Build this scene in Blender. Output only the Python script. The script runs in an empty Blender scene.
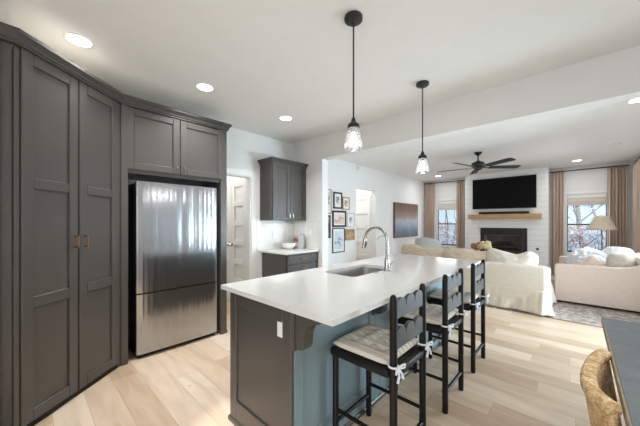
import bpy, bmesh, math, random
from mathutils import Vector, Matrix, noise as mnoise
random.seed(7)
PI = math.pi
SC = bpy.context.scene
COL = SC.collection
R = math.radians

# ------------------------------------------------------------------ camera, world, lights, exposure
cam_d = bpy.data.cameras.new('camera'); cam = bpy.data.objects.new('camera', cam_d); COL.objects.link(cam)
cam.location = (0, 0, 1.36); cam.rotation_euler = (R(90), 0, R(43))
cam_d.sensor_width = 36; cam_d.lens = 36 * 276 / 640; cam_d.shift_y = 9 / 640; cam_d.clip_start = 0.03
SC.camera = cam

w = bpy.data.worlds.new('world'); SC.world = w; w.use_nodes = True
wn = w.node_tree.nodes; wl = w.node_tree.links
bg = wn['Background']
tc = wn.new('ShaderNodeTexCoord'); sx = wn.new('ShaderNodeSeparateXYZ'); rp = wn.new('ShaderNodeValToRGB')
wl.new(tc.outputs['Generated'], sx.inputs[0]); wl.new(sx.outputs['Z'], rp.inputs[0])
rp.color_ramp.elements[0].position = 0.0; rp.color_ramp.elements[0].color = (0.70, 0.86, 1, 1)
rp.color_ramp.elements[1].position = 0.45; rp.color_ramp.elements[1].color = (0.30, 0.56, 1, 1)
wl.new(rp.outputs[0], bg.inputs[0]); bg.inputs[1].default_value = 1.4

sun_d = bpy.data.lights.new('sun', 'SUN'); sun = bpy.data.objects.new('sun', sun_d); COL.objects.link(sun)
sun_d.energy = 5.0; sun_d.angle = R(3); sun_d.color = (1, 0.95, 0.88)
sun.rotation_euler = Vector((-0.35, 0.8, -0.62)).to_track_quat('-Z', 'Y').to_euler()

def area(name, loc, direction, sx_, sy_, power, color):
    d = bpy.data.lights.new(name, 'AREA'); o = bpy.data.objects.new(name, d); COL.objects.link(o)
    d.shape = 'RECTANGLE'; d.size = sx_; d.size_y = sy_; d.energy = power; d.color = color
    o.location = loc; o.rotation_euler = Vector(direction).to_track_quat('-Z', 'Z' if abs(direction[2]) < .9 else 'Y').to_euler()
    return o
DAY = (0.90, 0.95, 1.0)
pd_l = area('daylight_fill_low', (1.62, 5.0, 0.72), (-1, -0.45, 0), 1.25, 1.25, 80, (0.66, 0.86, 1.0)); pd_l.data.spread = R(115)  # low panel in an added opening, brightens the island's seating side
pu_l = area('daylight_fill_high', (1.62, 5.0, 1.75), (-1, -0.2, -0.6), 1.2, 0.8, 14, (0.85, 0.94, 1.0)); pu_l.data.spread = R(110)  # upper panel in the same added opening, angled down as sky light
sw_l = area('daylight_side_window', (1.10, 7.0, 1.35), (-1, 0, -0.35), 2.0, 1.4, 38, (0.93, 0.96, 1.0)); sw_l.data.spread = R(130)
area('daylight_fill_rear', (0.3, -1.70, 1.45), (0, 1, 0), 2.1, 1.45, 46, (0.95, 0.98, 1.0))  # added light panel in an invented opening behind the camera
area('daylight_living_window', (-3.11, 9.36, 1.2), (0, -1, 0), 0.6, 1.1, 6, DAY)
area('daylight_living_window_b', (0.15, 9.36, 1.2), (0, -1, 0), 0.7, 1.1, 6, DAY)

vs = SC.view_settings
vs.view_transform = 'Standard'; vs.look = 'None'; vs.gamma = 1; vs.use_curve_mapping = False
vs.exposure = -0.34

# ------------------------------------------------------------------ materials
def lin(c):
    return tuple((x / 255 / 12.92 if x / 255 <= 0.04045 else ((x / 255 + 0.055) / 1.055) ** 2.4) for x in c)
def new_mat(name):
    m = bpy.data.materials.new(name); m.use_nodes = True
    nt = m.node_tree; return m, nt.nodes, nt.links, nt.nodes['Principled BSDF']
def mat(name, rgb, rough=0.5, metal=0.0, var=0.06, scale=6.0, bump=0.0, bscale=60.0, spec=None, stretch=(1, 1, 1), coat=0):
    m, n, l, b = new_mat(name)
    c = lin(rgb)
    tcn = n.new('ShaderNodeTexCoord'); mp = n.new('ShaderNodeMapping'); mp.inputs['Scale'].default_value = stretch
    l.new(tcn.outputs['Object'], mp.inputs[0])
    nz = n.new('ShaderNodeTexNoise'); nz.inputs['Scale'].default_value = scale; nz.inputs['Detail'].default_value = 4
    l.new(mp.outputs[0], nz.inputs['Vector'])
    r = n.new('ShaderNodeValToRGB')
    r.color_ramp.elements[0].position = 0.3; r.color_ramp.elements[1].position = 0.7
    r.color_ramp.elements[0].color = tuple(max(0, x * (1 - var)) for x in c) + (1,)
    r.color_ramp.elements[1].color = tuple(min(1, x * (1 + var)) for x in c) + (1,)
    l.new(nz.outputs[0], r.inputs[0]); l.new(r.outputs[0], b.inputs['Base Color'])
    b.inputs['Roughness'].default_value = rough; b.inputs['Metallic'].default_value = metal
    if spec is not None: b.inputs['Specular IOR Level'].default_value = spec
    if coat: b.inputs['Coat Weight'].default_value = coat; b.inputs['Coat Roughness'].default_value = 0.15
    if bump:
        nb = n.new('ShaderNodeTexNoise'); nb.inputs['Scale'].default_value = bscale; nb.inputs['Detail'].default_value = 3
        l.new(mp.outputs[0], nb.inputs['Vector'])
        bp = n.new('ShaderNodeBump'); bp.inputs['Strength'].default_value = bump; bp.inputs['Distance'].default_value = 0.01
        l.new(nb.outputs[0], bp.inputs['Height']); l.new(bp.outputs[0], b.inputs['Normal'])
    return m
def emis(name, rgb, s):
    m, n, l, b = new_mat(name)
    b.inputs['Base Color'].default_value = (*lin(rgb), 1)
    b.inputs['Emission Color'].default_value = (*lin(rgb), 1); b.inputs['Emission Strength'].default_value = s
    return m
M = {}
M['wall'] = mat('wall_paint', (233, 232, 229), 0.85, var=0.01, bump=0.03, bscale=250)
M['ceiling'] = mat('ceiling_paint', (240, 239, 236), 0.9, var=0.01)
M['trim'] = mat('white_trim_paint', (238, 238, 235), 0.45, var=0.01)
M["cab"] = mat("charcoal_cabinet_paint", (78, 75, 71), 0.30, spec=0.6, var=0.05, scale=3, bump=0.02, bscale=40)
M['cab_edge'] = mat('charcoal_crown_paint', (72, 69, 66), 0.36, var=0.05)
M['island_back'] = mat('island_paint_daylight_tint', (126, 146, 152), 0.42, var=0.05, scale=3)  # paint shifted to blue-grey to carry daylight on the seating side
M['dark'] = mat('matte_black', (20, 20, 20), 0.7)  # one even black for gasket, plinth, toe strip, grille and bracket
M['quartz'] = mat('white_quartz', (224, 223, 220), 0.13, var=0.02, scale=30)
M['fridge_side'] = mat('fridge_black_side', (38, 38, 40), 0.45)
M['chrome'] = mat('brushed_nickel', (190, 188, 184), 0.22, 1.0, var=0.03)
M['brass'] = mat('warm_bronze_pull', (176, 130, 86), 0.3, 1.0, var=0.06)
M['black_wood'] = mat('black_painted_wood', (22, 20, 19), 0.45, spec=0.3, var=0.25, scale=14, bump=0.08, bscale=40, stretch=(1, 1, 0.25))
M['rail_wood'] = mat('worn_black_rail', (44, 40, 37), 0.42, var=0.3, scale=12, bump=0.08, bscale=40)
M['black_metal'] = mat('black_metal', (30, 30, 31), 0.4, var=0.08)
M['fan'] = mat('charcoal_fan_blade', (42, 46, 52), 0.45, var=0.1)
M['tv'] = mat('tv_black_screen', (4, 4, 5), 0.55, var=0, spec=0.15)
M['plastic_white'] = mat('white_plastic', (236, 235, 230), 0.4, var=0.01)
M['linen'] = mat('cream_linen', (226, 216, 201), 0.95, var=0.03, scale=18, bump=0.15, bscale=220)
M['linen_b'] = mat('oatmeal_linen', (222, 204, 189), 0.95, var=0.03, scale=18, bump=0.15, bscale=220)
M['linen_tan'] = mat('tan_linen', (214, 195, 172), 0.95, var=0.05, scale=9, bump=0.15, bscale=220)
M['white_cloth'] = mat('white_cotton', (236, 238, 240), 0.95, var=0.02, bump=0.1, bscale=120)
M['grey_cloth'] = mat('pale_blue_grey_cloth', (200, 205, 205), 0.95, var=0.05, bump=0.3, bscale=160)
M['greige'] = mat('greige_pillow_cloth', (206, 196, 182), 0.95, var=0.03, bump=0.15, bscale=200)
M['curtain'] = mat('taupe_curtain', (198, 178, 162), 0.9, var=0.10, scale=14, bump=0.1, bscale=200, stretch=(1, 1, 0.1))
M['roman'] = mat('cream_woven_shade', (224, 216, 204), 0.9, var=0.05, scale=40, stretch=(1, 1, 8), bump=0.3, bscale=120)
M['oak'] = mat('oak_mantel_wood', (186, 146, 102), 0.5, var=0.18, scale=9, stretch=(0.6, 8, 8), bump=0.05)
M['tabletop'] = mat('slate_blue_tabletop', (98, 106, 109), 0.5, var=0.16, scale=9, bump=0.18, bscale=35)
M['tabledge'] = mat('worn_wood_table_edge', (150, 134, 112), 0.6, var=0.2, scale=30)
M['paper'] = mat('white_paper_mat', (236, 234, 228), 0.8, var=0.02)
M['ceramic'] = mat('white_ceramic', (240, 239, 235), 0.15, var=0.01)
M['firebrick'] = mat('grey_firebrick', (120, 112, 104), 0.9, var=0.25, scale=12, bump=0.3)
M['log'] = mat('charred_log', (52, 46, 42), 0.9, var=0.4, scale=20, bump=0.5)
M['bark'] = mat('grey_bark', (140, 130, 126), 0.95, var=0.2, scale=8)
M['leaf_red'] = mat('russet_leaf', (214, 166, 150), 0.8, var=0.35, scale=3)
M['leaf_dry'] = mat('pale_dry_leaf', (220, 216, 212), 0.8, var=0.3, scale=4)
M['gravel'] = mat('pale_leaf_litter_ground', (176, 176, 172), 0.95, var=0.3, scale=5)
M['can_light'] = emis('downlight_glow', (255, 252, 246), 10)
M['bulb'] = emis('pendant_bulb_glow', (255, 250, 242), 9)

def floor_mat():
    m, n, l, b = new_mat('oak_plank_floor')
    tcn = n.new('ShaderNodeTexCoord'); br = n.new('ShaderNodeTexBrick')
    mp = n.new('ShaderNodeMapping'); mp.inputs['Location'].default_value = (0.3, 0.055, 0)
    l.new(tcn.outputs['Object'], mp.inputs[0])
    sp = n.new('ShaderNodeSeparateXYZ'); l.new(mp.outputs[0], sp.inputs[0])
    dv = n.new('ShaderNodeMath'); dv.operation = 'DIVIDE'; dv.inputs[1].default_value = 0.19; l.new(sp.outputs['Y'], dv.inputs[0])
    fl = n.new('ShaderNodeMath'); fl.operation = 'FLOOR'; l.new(dv.outputs[0], fl.inputs[0])
    wh = n.new('ShaderNodeTexWhiteNoise'); wh.noise_dimensions = '1D'; l.new(fl.outputs[0], wh.inputs['W'])
    sh = n.new('ShaderNodeMath'); sh.operation = 'MULTIPLY_ADD'; sh.inputs[1].default_value = 1.45; l.new(wh.outputs['Value'], sh.inputs[0]); l.new(sp.outputs['X'], sh.inputs[2])
    cb = n.new('ShaderNodeCombineXYZ'); l.new(sh.outputs[0], cb.inputs[0]); l.new(sp.outputs['Y'], cb.inputs[1]); l.new(cb.outputs[0], br.inputs['Vector'])
    br.offset = 0.0; br.offset_frequency = 2; br.squash = 1
    br.inputs['Scale'].default_value = 1; br.inputs['Brick Width'].default_value = 1.45; br.inputs['Row Height'].default_value = 0.19
    br.inputs['Mortar Size'].default_value = 0.0014; br.inputs['Mortar Smooth'].default_value = 0.1; br.inputs['Bias'].default_value = 0
    br.inputs['Color1'].default_value = (0, 0, 0, 1); br.inputs['Color2'].default_value = (1, 1, 1, 1); br.inputs['Mortar'].default_value = (.5, .5, .5, 1)
    ramp = n.new('ShaderNodeValToRGB'); e = ramp.color_ramp.elements
    e[0].position = 0; e[0].color = (*lin((200, 173, 145)), 1)
    e[1].position = 1; e[1].color = (*lin((228, 209, 188)), 1)
    x = e.new(0.5); x.color = (*lin((218, 195, 170)), 1)
    l.new(br.outputs['Color'], ramp.inputs[0])
    # grain: noise stretched along the planks, shifted per plank
    mp2 = n.new('ShaderNodeMapping'); mp2.inputs['Scale'].default_value = (1.1, 7, 1)
    add = n.new('ShaderNodeVectorMath'); add.operation = 'ADD'
    mulv = n.new('ShaderNodeVectorMath'); mulv.operation = 'SCALE'; mulv.inputs['Scale'].default_value = 7
    l.new(br.outputs['Color'], mulv.inputs[0]); l.new(tcn.outputs['Object'], add.inputs[0]); l.new(mulv.outputs[0], add.inputs[1])
    l.new(add.outputs[0], mp2.inputs[0])
    nz = n.new('ShaderNodeTexNoise'); nz.inputs['Scale'].default_value = 1.6; nz.inputs['Detail'].default_value = 6; nz.inputs['Distortion'].default_value = 0.6
    l.new(mp2.outputs[0], nz.inputs['Vector'])
    g = n.new('ShaderNodeValToRGB'); g.color_ramp.elements[0].position = 0.32; g.color_ramp.elements[1].position = 0.62
    g.color_ramp.elements[0].color = (0.86, 0.82, 0.77, 1); g.color_ramp.elements[1].color = (1.04, 1.03, 1.02, 1)
    l.new(nz.outputs[0], g.inputs[0])
    mul = n.new('ShaderNodeMix'); mul.data_type = 'RGBA'; mul.blend_type = 'MULTIPLY'; mul.inputs[0].default_value = 1
    l.new(ramp.outputs[0], mul.inputs[6]); l.new(g.outputs[0], mul.inputs[7])
    # knots
    vo = n.new('ShaderNodeTexVoronoi'); vo.inputs['Scale'].default_value = 1.7
    mp3 = n.new('ShaderNodeMapping'); mp3.inputs['Scale'].default_value = (1, 1.5, 1); l.new(add.outputs[0], mp3.inputs[0]); l.new(mp3.outputs[0], vo.inputs['Vector'])
    kr = n.new('ShaderNodeValToRGB'); kr.color_ramp.elements[0].position = 0.02; kr.color_ramp.elements[1].position = 0.05
    kr.color_ramp.elements[0].color = (0.6, 0.5, 0.42, 1); kr.color_ramp.elements[1].color = (1, 1, 1, 1)
    l.new(vo.outputs['Distance'], kr.inputs[0])
    mul2 = n.new('ShaderNodeMix'); mul2.data_type = 'RGBA'; mul2.blend_type = 'MULTIPLY'; mul2.inputs[0].default_value = 1
    l.new(mul.outputs[2], mul2.inputs[6]); l.new(kr.outputs[0], mul2.inputs[7])
    seam = n.new('ShaderNodeMix'); seam.data_type = 'RGBA'; l.new(br.outputs['Fac'], seam.inputs[0])
    l.new(mul2.outputs[2], seam.inputs[6]); seam.inputs[7].default_value = (*lin((184, 152, 120)), 1)
    l.new(seam.outputs[2], b.inputs['Base Color'])
    b.inputs['Roughness'].default_value = 0.33
    return m
M['floor'] = floor_mat()

def tile_mat():
    m, n, l, b = new_mat('white_picket_tile')
    tcn = n.new('ShaderNodeTexCoord'); sp = n.new('ShaderNodeSeparateXYZ'); l.new(tcn.outputs['Object'], sp.inputs[0])
    ad = n.new('ShaderNodeMath'); l.new(sp.outputs['X'], ad.inputs[0]); l.new(sp.outputs['Y'], ad.inputs[1])
    cb = n.new('ShaderNodeCombineXYZ'); l.new(sp.outputs['Z'], cb.inputs[0]); l.new(ad.outputs[0], cb.inputs[1])
    br = n.new('ShaderNodeTexBrick'); l.new(cb.outputs[0], br.inputs['Vector'])
    br.inputs['Scale'].default_value = 1; br.inputs['Brick Width'].default_value = 0.16; br.inputs['Row Height'].default_value = 0.045; br.inputs['Mortar Size'].default_value = 0.002
    br.inputs['Color1'].default_value = (*lin((238, 237, 233)), 1); br.inputs['Color2'].default_value = (*lin((230, 229, 225)), 1); br.inputs['Mortar'].default_value = (*lin((218, 217, 213)), 1)
    l.new(br.outputs['Color'], b.inputs['Base Color']); b.inputs['Roughness'].default_value = 0.15
    bp = n.new('ShaderNodeBump'); bp.inputs['Strength'].default_value = 0.4; bp.inputs['Distance'].default_value = 0.004; bp.invert = True
    l.new(br.outputs['Fac'], bp.inputs['Height']); l.new(bp.outputs[0], b.inputs['Normal'])
    return m
M['tile'] = tile_mat()

def shiplap_mat():
    m, n, l, b = new_mat('white_shiplap')
    tcn = n.new('ShaderNodeTexCoord'); sp = n.new('ShaderNodeSeparateXYZ'); l.new(tcn.outputs['Object'], sp.inputs[0])
    md = n.new('ShaderNodeMath'); md.operation = 'FRACT'; dv = n.new('ShaderNodeMath'); dv.operation = 'DIVIDE'; dv.inputs[1].default_value = 0.145
    l.new(sp.outputs['Z'], dv.inputs[0]); l.new(dv.outputs[0], md.inputs[0])
    r = n.new('ShaderNodeValToRGB'); r.color_ramp.interpolation = 'LINEAR'
    e = r.color_ramp.elements; e[0].position = 0.0; e[0].color = (*lin((176, 175, 172)), 1); e[1].position = 0.06; e[1].color = (*lin((238, 237, 234)), 1)
    l.new(md.outputs[0], r.inputs[0]); l.new(r.outputs[0], b.inputs['Base Color']); b.inputs['Roughness'].default_value = 0.5
    bp = n.new('ShaderNodeBump'); bp.inputs['Strength'].default_value = 0.5; bp.inputs['Distance'].default_value = 0.006
    l.new(r.outputs[0], bp.inputs['Height']); l.new(bp.outputs[0], b.inputs['Normal'])
    return m
M['shiplap'] = shiplap_mat()

def steel_mat():
    m, n, l, b = new_mat('brushed_stainless')
    b.inputs['Base Color'].default_value = (*lin((178, 180, 184)), 1); b.inputs['Metallic'].default_value = 1; b.inputs['Roughness'].default_value = 0.2
    tcn = n.new('ShaderNodeTexCoord'); mp = n.new('ShaderNodeMapping'); mp.inputs['Scale'].default_value = (1, 7.0, 0.10)
    l.new(tcn.outputs['Object'], mp.inputs[0])
    nz = n.new('ShaderNodeTexNoise'); nz.inputs['Scale'].default_value = 2.0; nz.inputs['Detail'].default_value = 1.5
    l.new(mp.outputs[0], nz.inputs['Vector'])
    bp = n.new('ShaderNodeBump'); bp.inputs['Strength'].default_value = 0.5; bp.inputs['Distance'].default_value = 0.016
    l.new(nz.outputs[0], bp.inputs['Height'])
    mp2 = n.new('ShaderNodeMapping'); mp2.inputs['Scale'].default_value = (1, 2, 300)
    l.new(tcn.outputs['Object'], mp2.inputs[0])
    n2 = n.new('ShaderNodeTexNoise'); n2.inputs['Scale'].default_value = 2; l.new(mp2.outputs[0], n2.inputs['Vector'])
    b2 = n.new('ShaderNodeBump'); b2.inputs['Strength'].default_value = 0.02; b2.inputs['Distance'].default_value = 0.002
    l.new(n2.outputs[0], b2.inputs['Height']); l.new(bp.outputs[0], b2.inputs['Normal'])
    l.new(b2.outputs[0], b.inputs['Normal'])
    b.inputs['Anisotropic'].default_value = 0.6
    return m
M['steel'] = steel_mat()
M['sink'] = mat('sink_steel', (200, 198, 194), 0.36, 1.0, var=0.05)

def glass_mat(name, tint=(1, 1, 1), gloss=0.12, milk=0):
    m, n, l, b = new_mat(name); n.remove(b)
    t = n.new('ShaderNodeBsdfTransparent'); t.inputs[0].default_value = (*tint, 1)
    g = n.new('ShaderNodeBsdfGlossy'); g.inputs['Roughness'].default_value = 0.03
    lw = n.new('ShaderNodeLayerWeight'); lw.inputs[0].default_value = 0.35
    mu = n.new('ShaderNodeMath'); mu.operation = 'MULTIPLY_ADD'; mu.inputs[1].default_value = 0.5; mu.inputs[2].default_value = gloss * 0.3
    l.new(lw.outputs['Facing'], mu.inputs[0])
    if milk:
        df = n.new('ShaderNodeBsdfTranslucent'); df.inputs[0].default_value = (0.95, 0.95, 0.95, 1)
        mk = n.new('ShaderNodeMixShader'); mk.inputs[0].default_value = milk; l.new(t.outputs[0], mk.inputs[1]); l.new(df.outputs[0], mk.inputs[2]); t = mk
    mx = n.new('ShaderNodeMixShader'); l.new(mu.outputs[0], mx.inputs[0]); l.new(t.outputs[0], mx.inputs[1]); l.new(g.outputs[0], mx.inputs[2])
    l.new(mx.outputs[0], n['Material Output'].inputs[0])
    return m
M['pane'] = glass_mat('window_glass', (0.97, 0.98, 0.98), 0.1)
M['glass'] = glass_mat('pendant_glass', (0.96, 0.965, 0.97), 0.4, 0.08)

def stripe_mat():
    m, n, l, b = new_mat('ticking_stripe')
    tcn = n.new('ShaderNodeTexCoord'); sp = n.new('ShaderNodeSeparateXYZ'); l.new(tcn.outputs['Object'], sp.inputs[0])
    mu = n.new('ShaderNodeMath'); mu.operation = 'MULTIPLY'; mu.inputs[1].default_value = 24; l.new(sp.outputs['Y'], mu.inputs[0])
    fr = n.new('ShaderNodeMath'); fr.operation = 'FRACT'; l.new(mu.outputs[0], fr.inputs[0])
    r = n.new('ShaderNodeValToRGB'); r.color_ramp.interpolation = 'CONSTANT'; e = r.color_ramp.elements
    e[0].position = 0; e[0].color = (*lin((230, 223, 211)), 1)
    e[1].position = 0.5; e[1].color = (*lin((186, 177, 166)), 1)
    a = e.new(0.62); a.color = (*lin((226, 217, 202)), 1)
    a = e.new(0.76); a.color = (*lin((208, 186, 160)), 1)
    a = e.new(0.9); a.color = (*lin((222, 212, 196)), 1)
    l.new(fr.outputs[0], r.inputs[0]); l.new(r.outputs[0], b.inputs['Base Color']); b.inputs['Roughness'].default_value = 0.95
    return m
M['stripe'] = stripe_mat()

def rug_mat():
    m, n, l, b = new_mat('faded_patterned_rug')
    tcn = n.new('ShaderNodeTexCoord')
    nz = n.new('ShaderNodeTexNoise'); nz.inputs['Scale'].default_value = 11; nz.inputs['Detail'].default_value = 8; nz.inputs['Roughness'].default_value = 0.75
    l.new(tcn.outputs['Object'], nz.inputs['Vector'])
    r = n.new('ShaderNodeValToRGB'); e = r.color_ramp.elements
    e[0].position = 0.3; e[0].color = (*lin((84, 74, 72)), 1); e[1].position = 0.68; e[1].color = (*lin((208, 196, 182)), 1)
    a = e.new(0.45); a.color = (*lin((140, 122, 114)), 1); a = e.new(0.56); a.color = (*lin((172, 160, 150)), 1)
    l.new(nz.outputs[0], r.inputs[0]); l.new(r.outputs[0], b.inputs['Base Color']); b.inputs['Roughness'].default_value = 1
    return m
M['rug'] = rug_mat()

def weave_mat():
    m, n, l, b = new_mat('woven_seagrass')
    tcn = n.new('ShaderNodeTexCoord')
    mp = n.new('ShaderNodeMapping'); mp.inputs['Scale'].default_value = (1, 1, 1.6); l.new(tcn.outputs['Object'], mp.inputs[0])
    vo = n.new('ShaderNodeTexVoronoi'); vo.inputs['Scale'].default_value = 85; l.new(mp.outputs[0], vo.inputs['Vector'])
    nz = n.new('ShaderNodeTexNoise'); nz.inputs['Scale'].default_value = 24; l.new(tcn.outputs['Object'], nz.inputs['Vector'])
    r = n.new('ShaderNodeValToRGB'); e = r.color_ramp.elements
    e[0].position = 0.3; e[0].color = (*lin((196, 156, 106)), 1); e[1].position = 0.7; e[1].color = (*lin((240, 214, 170)), 1)
    l.new(nz.outputs[0], r.inputs[0])
    r2 = n.new('ShaderNodeValToRGB'); r2.color_ramp.elements[0].color = (1.05, 1.05, 1.05, 1); r2.color_ramp.elements[1].color = (0.74, 0.64, 0.52, 1)
    r2.color_ramp.elements[0].position = 0.35; r2.color_ramp.elements[1].position = 0.8
    l.new(vo.outputs['Distance'], r2.inputs[0])
    mul = n.new('ShaderNodeMix'); mul.data_type = 'RGBA'; mul.blend_type = 'MULTIPLY'; mul.inputs[0].default_value = 1
    l.new(r.outputs[0], mul.inputs[6]); l.new(r2.outputs[0], mul.inputs[7]); l.new(mul.outputs[2], b.inputs['Base Color'])
    b.inputs['Roughness'].default_value = 0.7
    bp = n.new('ShaderNodeBump'); bp.inputs['Strength'].default_value = 0.7; bp.inputs['Distance'].default_value = 0.006; bp.invert = True
    l.new(vo.outputs['Distance'], bp.inputs['Height']); l.new(bp.outputs[0], b.inputs['Normal'])
    return m
M['weave'] = weave_mat()
M['shade'] = mat('pleated_raffia_shade', (206, 192, 166), 0.85, var=0.08, scale=30, stretch=(1, 1, 0.2))

def art_mat(name, stops, axis='Z', z0=0, z1=1, distort=0.35, nscale=5):
    m, n, l, b = new_mat(name)
    tcn = n.new('ShaderNodeTexCoord'); sp = n.new('ShaderNodeSeparateXYZ'); l.new(tcn.outputs['Object'], sp.inputs[0])
    mr = n.new('ShaderNodeMapRange'); mr.inputs['From Min'].default_value = z0; mr.inputs['From Max'].default_value = z1
    l.new(sp.outputs[axis], mr.inputs[0])
    nz = n.new('ShaderNodeTexNoise'); nz.inputs['Scale'].default_value = nscale; nz.inputs['Detail'].default_value = 5
    l.new(tcn.outputs['Object'], nz.inputs['Vector'])
    ma = n.new('ShaderNodeMath'); ma.operation = 'MULTIPLY_ADD'; ma.inputs[1].default_value = distort
    l.new(nz.outputs[0], ma.inputs[0])
    sb = n.new('ShaderNodeMath'); sb.operation = 'SUBTRACT'; sb.inputs[1].default_value = distort / 2
    l.new(mr.outputs[0], sb.inputs[0]); l.new(sb.outputs[0], ma.inputs[2])
    r = n.new('ShaderNodeValToRGB'); e = r.color_ramp.elements
    e[0].position = stops[0][0]; e[0].color = (*lin(stops[0][1]), 1); e[1].position = stops[-1][0]; e[1].color = (*lin(stops[-1][1]), 1)
    for p, c in stops[1:-1]:
        a = e.new(p); a.color = (*lin(c), 1)
    l.new(ma.outputs[0], r.inputs[0]); l.new(r.outputs[0], b.inputs['Base Color']); b.inputs['Roughness'].default_value = 0.6
    return m

# ------------------------------------------------------------------ mesh helpers
class MB:
    def __init__(s): s.v = []; s.f = []
    def add(s, vs, fs):
        k = len(s.v); s.v += [Vector(x) for x in vs]; s.f += [tuple(i + k for i in f) for f in fs]; return s
    def bm_add(s, bm):
        bm.verts.index_update()
        s.add([v.co.copy() for v in bm.verts], [[v.index for v in f.verts] for f in bm.faces]); bm.free(); return s
    def obox(s, c, ax, ay, az, bev=0.0, seg=1):
        bm = bmesh.new(); bmesh.ops.create_cube(bm, size=1)
        ax, ay, az = Vector(ax), Vector(ay), Vector(az)
        lx, ly, lz = ax.length, ay.length, az.length
        for v in bm.verts: v.co = Vector((v.co.x * lx, v.co.y * ly, v.co.z * lz))
        if bev: bmesh.ops.bevel(bm, geom=list(bm.edges), offset=min(bev, 0.49 * min(lx, ly, lz)), segments=seg, affect='EDGES', profile=0.5)
        ux, uy, uz = ax.normalized(), ay.normalized(), az.normalized(); c = Vector(c)
        for v in bm.verts: v.co = c + ux * v.co.x + uy * v.co.y + uz * v.co.z
        return s.bm_add(bm)
    def box(s, x0, x1, y0, y1, z0, z1, bev=0.0, seg=1):
        return s.obox(((x0 + x1) / 2, (y0 + y1) / 2, (z0 + z1) / 2), (x1 - x0, 0, 0), (0, y1 - y0, 0), (0, 0, z1 - z0), bev, seg)
    def bar(s, p, q, wx, wy, up=(0, 0, 1), bev=0.0):
        p, q = Vector(p), Vector(q); d = q - p; u = Vector(up)
        x = d.cross(u).normalized(); y = x.cross(d).normalized()
        return s.obox((p + q) / 2, x * wx, y * wy, d, bev)
    def tube(s, pts, r, n=10, cap=True):
        pts = [Vector(p) for p in pts]; N = len(pts)
        rs = r if isinstance(r, (list, tuple)) else [r] * N
        t0 = (pts[1] - pts[0]).normalized(); ref = Vector((0, 0, 1)) if abs(t0.z) < 0.9 else Vector((1, 0, 0))
        x = t0.cross(ref).normalized(); vs = []; fs = []
        for i, p in enumerate(pts):
            t = (pts[min(i + 1, N - 1)] - pts[max(i - 1, 0)]).normalized()
            x = (x - t * x.dot(t)).normalized(); y = t.cross(x)
            for k in range(n):
                a = 2 * PI * k / n; vs.append(p + (x * math.cos(a) + y * math.sin(a)) * rs[i])
        for i in range(N - 1):
            for k in range(n):
                a = i * n + k; b = i * n + (k + 1) % n; fs.append((a, b, b + n, a + n))
        if cap: fs.append(tuple(range(n))); fs.append(tuple((N - 1) * n + k for k in range(n)))
        return s.add(vs, fs)
    def lathe(s, prof, c, n=24, closed=False):
        c = Vector(c); vs = []; fs = []; K = len(prof)
        for (r, z) in prof:
            for k in range(n):
                a = 2 * PI * k / n; vs.append(c + Vector((r * math.cos(a), r * math.sin(a), z)))
        for i in range(K - 1):
            for k in range(n):
                a = i * n + k; b = i * n + (k + 1) % n; fs.append((a, b, b + n, a + n))
        if not closed:
            if prof[0][0] > 1e-6: fs.append(tuple(range(n)))
            if prof[-1][0] > 1e-6: fs.append(tuple((K - 1) * n + k for k in range(n)))
        return s.add(vs, fs)
    def prism(s, poly, vec):
        vec = Vector(vec); n = len(poly); P = [Vector(p) for p in poly]
        bm = bmesh.new(); vs = [bm.verts.new(p) for p in P]; f = bm.faces.new(vs)
        r = bmesh.ops.extrude_face_region(bm, geom=[f])
        for e in r['geom']:
            if isinstance(e, bmesh.types.BMVert): e.co += vec
        bmesh.ops.triangulate(bm, faces=[f for f in bm.faces if len(f.verts) > 4])
        return s.bm_add(bm)
    def grid(s, fn, nu, nv, cu=False, cv=False):
        vs = []; fs = []
        for j in range(nv):
            for i in range(nu): vs.append(fn(i / (nu if cu else nu - 1), j / (nv if cv else nv - 1)))
        for j in range(nv if cv else nv - 1):
            for i in range(nu if cu else nu - 1):
                a = j * nu + i; b = j * nu + (i + 1) % nu; jj = (j + 1) % nv
                fs.append((a, b, jj * nu + (i + 1) % nu, jj * nu + i))
        return s.add(vs, fs)
    def slab(s, outer, holes, z0, z1):
        """flat slab with holes (xy polygons)"""
        bm = bmesh.new(); edges = []
        for loop in [outer] + holes:
            vs = [bm.verts.new((x, y, z1)) for x, y in loop]
            edges += [bm.edges.new((vs[i], vs[(i + 1) % len(vs)])) for i in range(len(vs))]
        bmesh.ops.triangle_fill(bm, use_beauty=True, use_dissolve=False, edges=edges)
        r = bmesh.ops.extrude_face_region(bm, geom=list(bm.faces))
        for e in r['geom']:
            if isinstance(e, bmesh.types.BMVert): e.co.z = z0
        return s.bm_add(bm)
    def tf(s, mtx):
        s.v = [mtx @ v for v in s.v]; return s
    def build(s, name, material, parent=None, smooth=None, solid=0, subsurf=0):
        off = wloc(parent) if parent else Vector((0, 0, 0))
        me = bpy.data.meshes.new(name); me.from_pydata([v - off for v in s.v], [], s.f); me.validate()
        bm = bmesh.new(); bm.from_mesh(me); bmesh.ops.remove_doubles(bm, verts=bm.verts, dist=1e-5)
        bmesh.ops.recalc_face_normals(bm, faces=bm.faces); bm.to_mesh(me); bm.free()
        if smooth is not None:
            me.polygons.foreach_set('use_smooth', [True] * len(me.polygons)); me.set_sharp_from_angle(angle=R(smooth))
        me.materials.append(M[material] if isinstance(material, str) else material)
        o = bpy.data.objects.new(name, me); COL.objects.link(o)
        if parent: o.parent = parent
        if solid:
            md = o.modifiers.new('solid', 'SOLIDIFY'); md.thickness = solid; md.offset = 0
        if subsurf:
            md = o.modifiers.new('sub', 'SUBSURF'); md.levels = subsurf; md.render_levels = subsurf
        return o
def wloc(o):
    v = Vector((0, 0, 0))
    while o: v += o.location; o = o.parent
    return v
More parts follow.
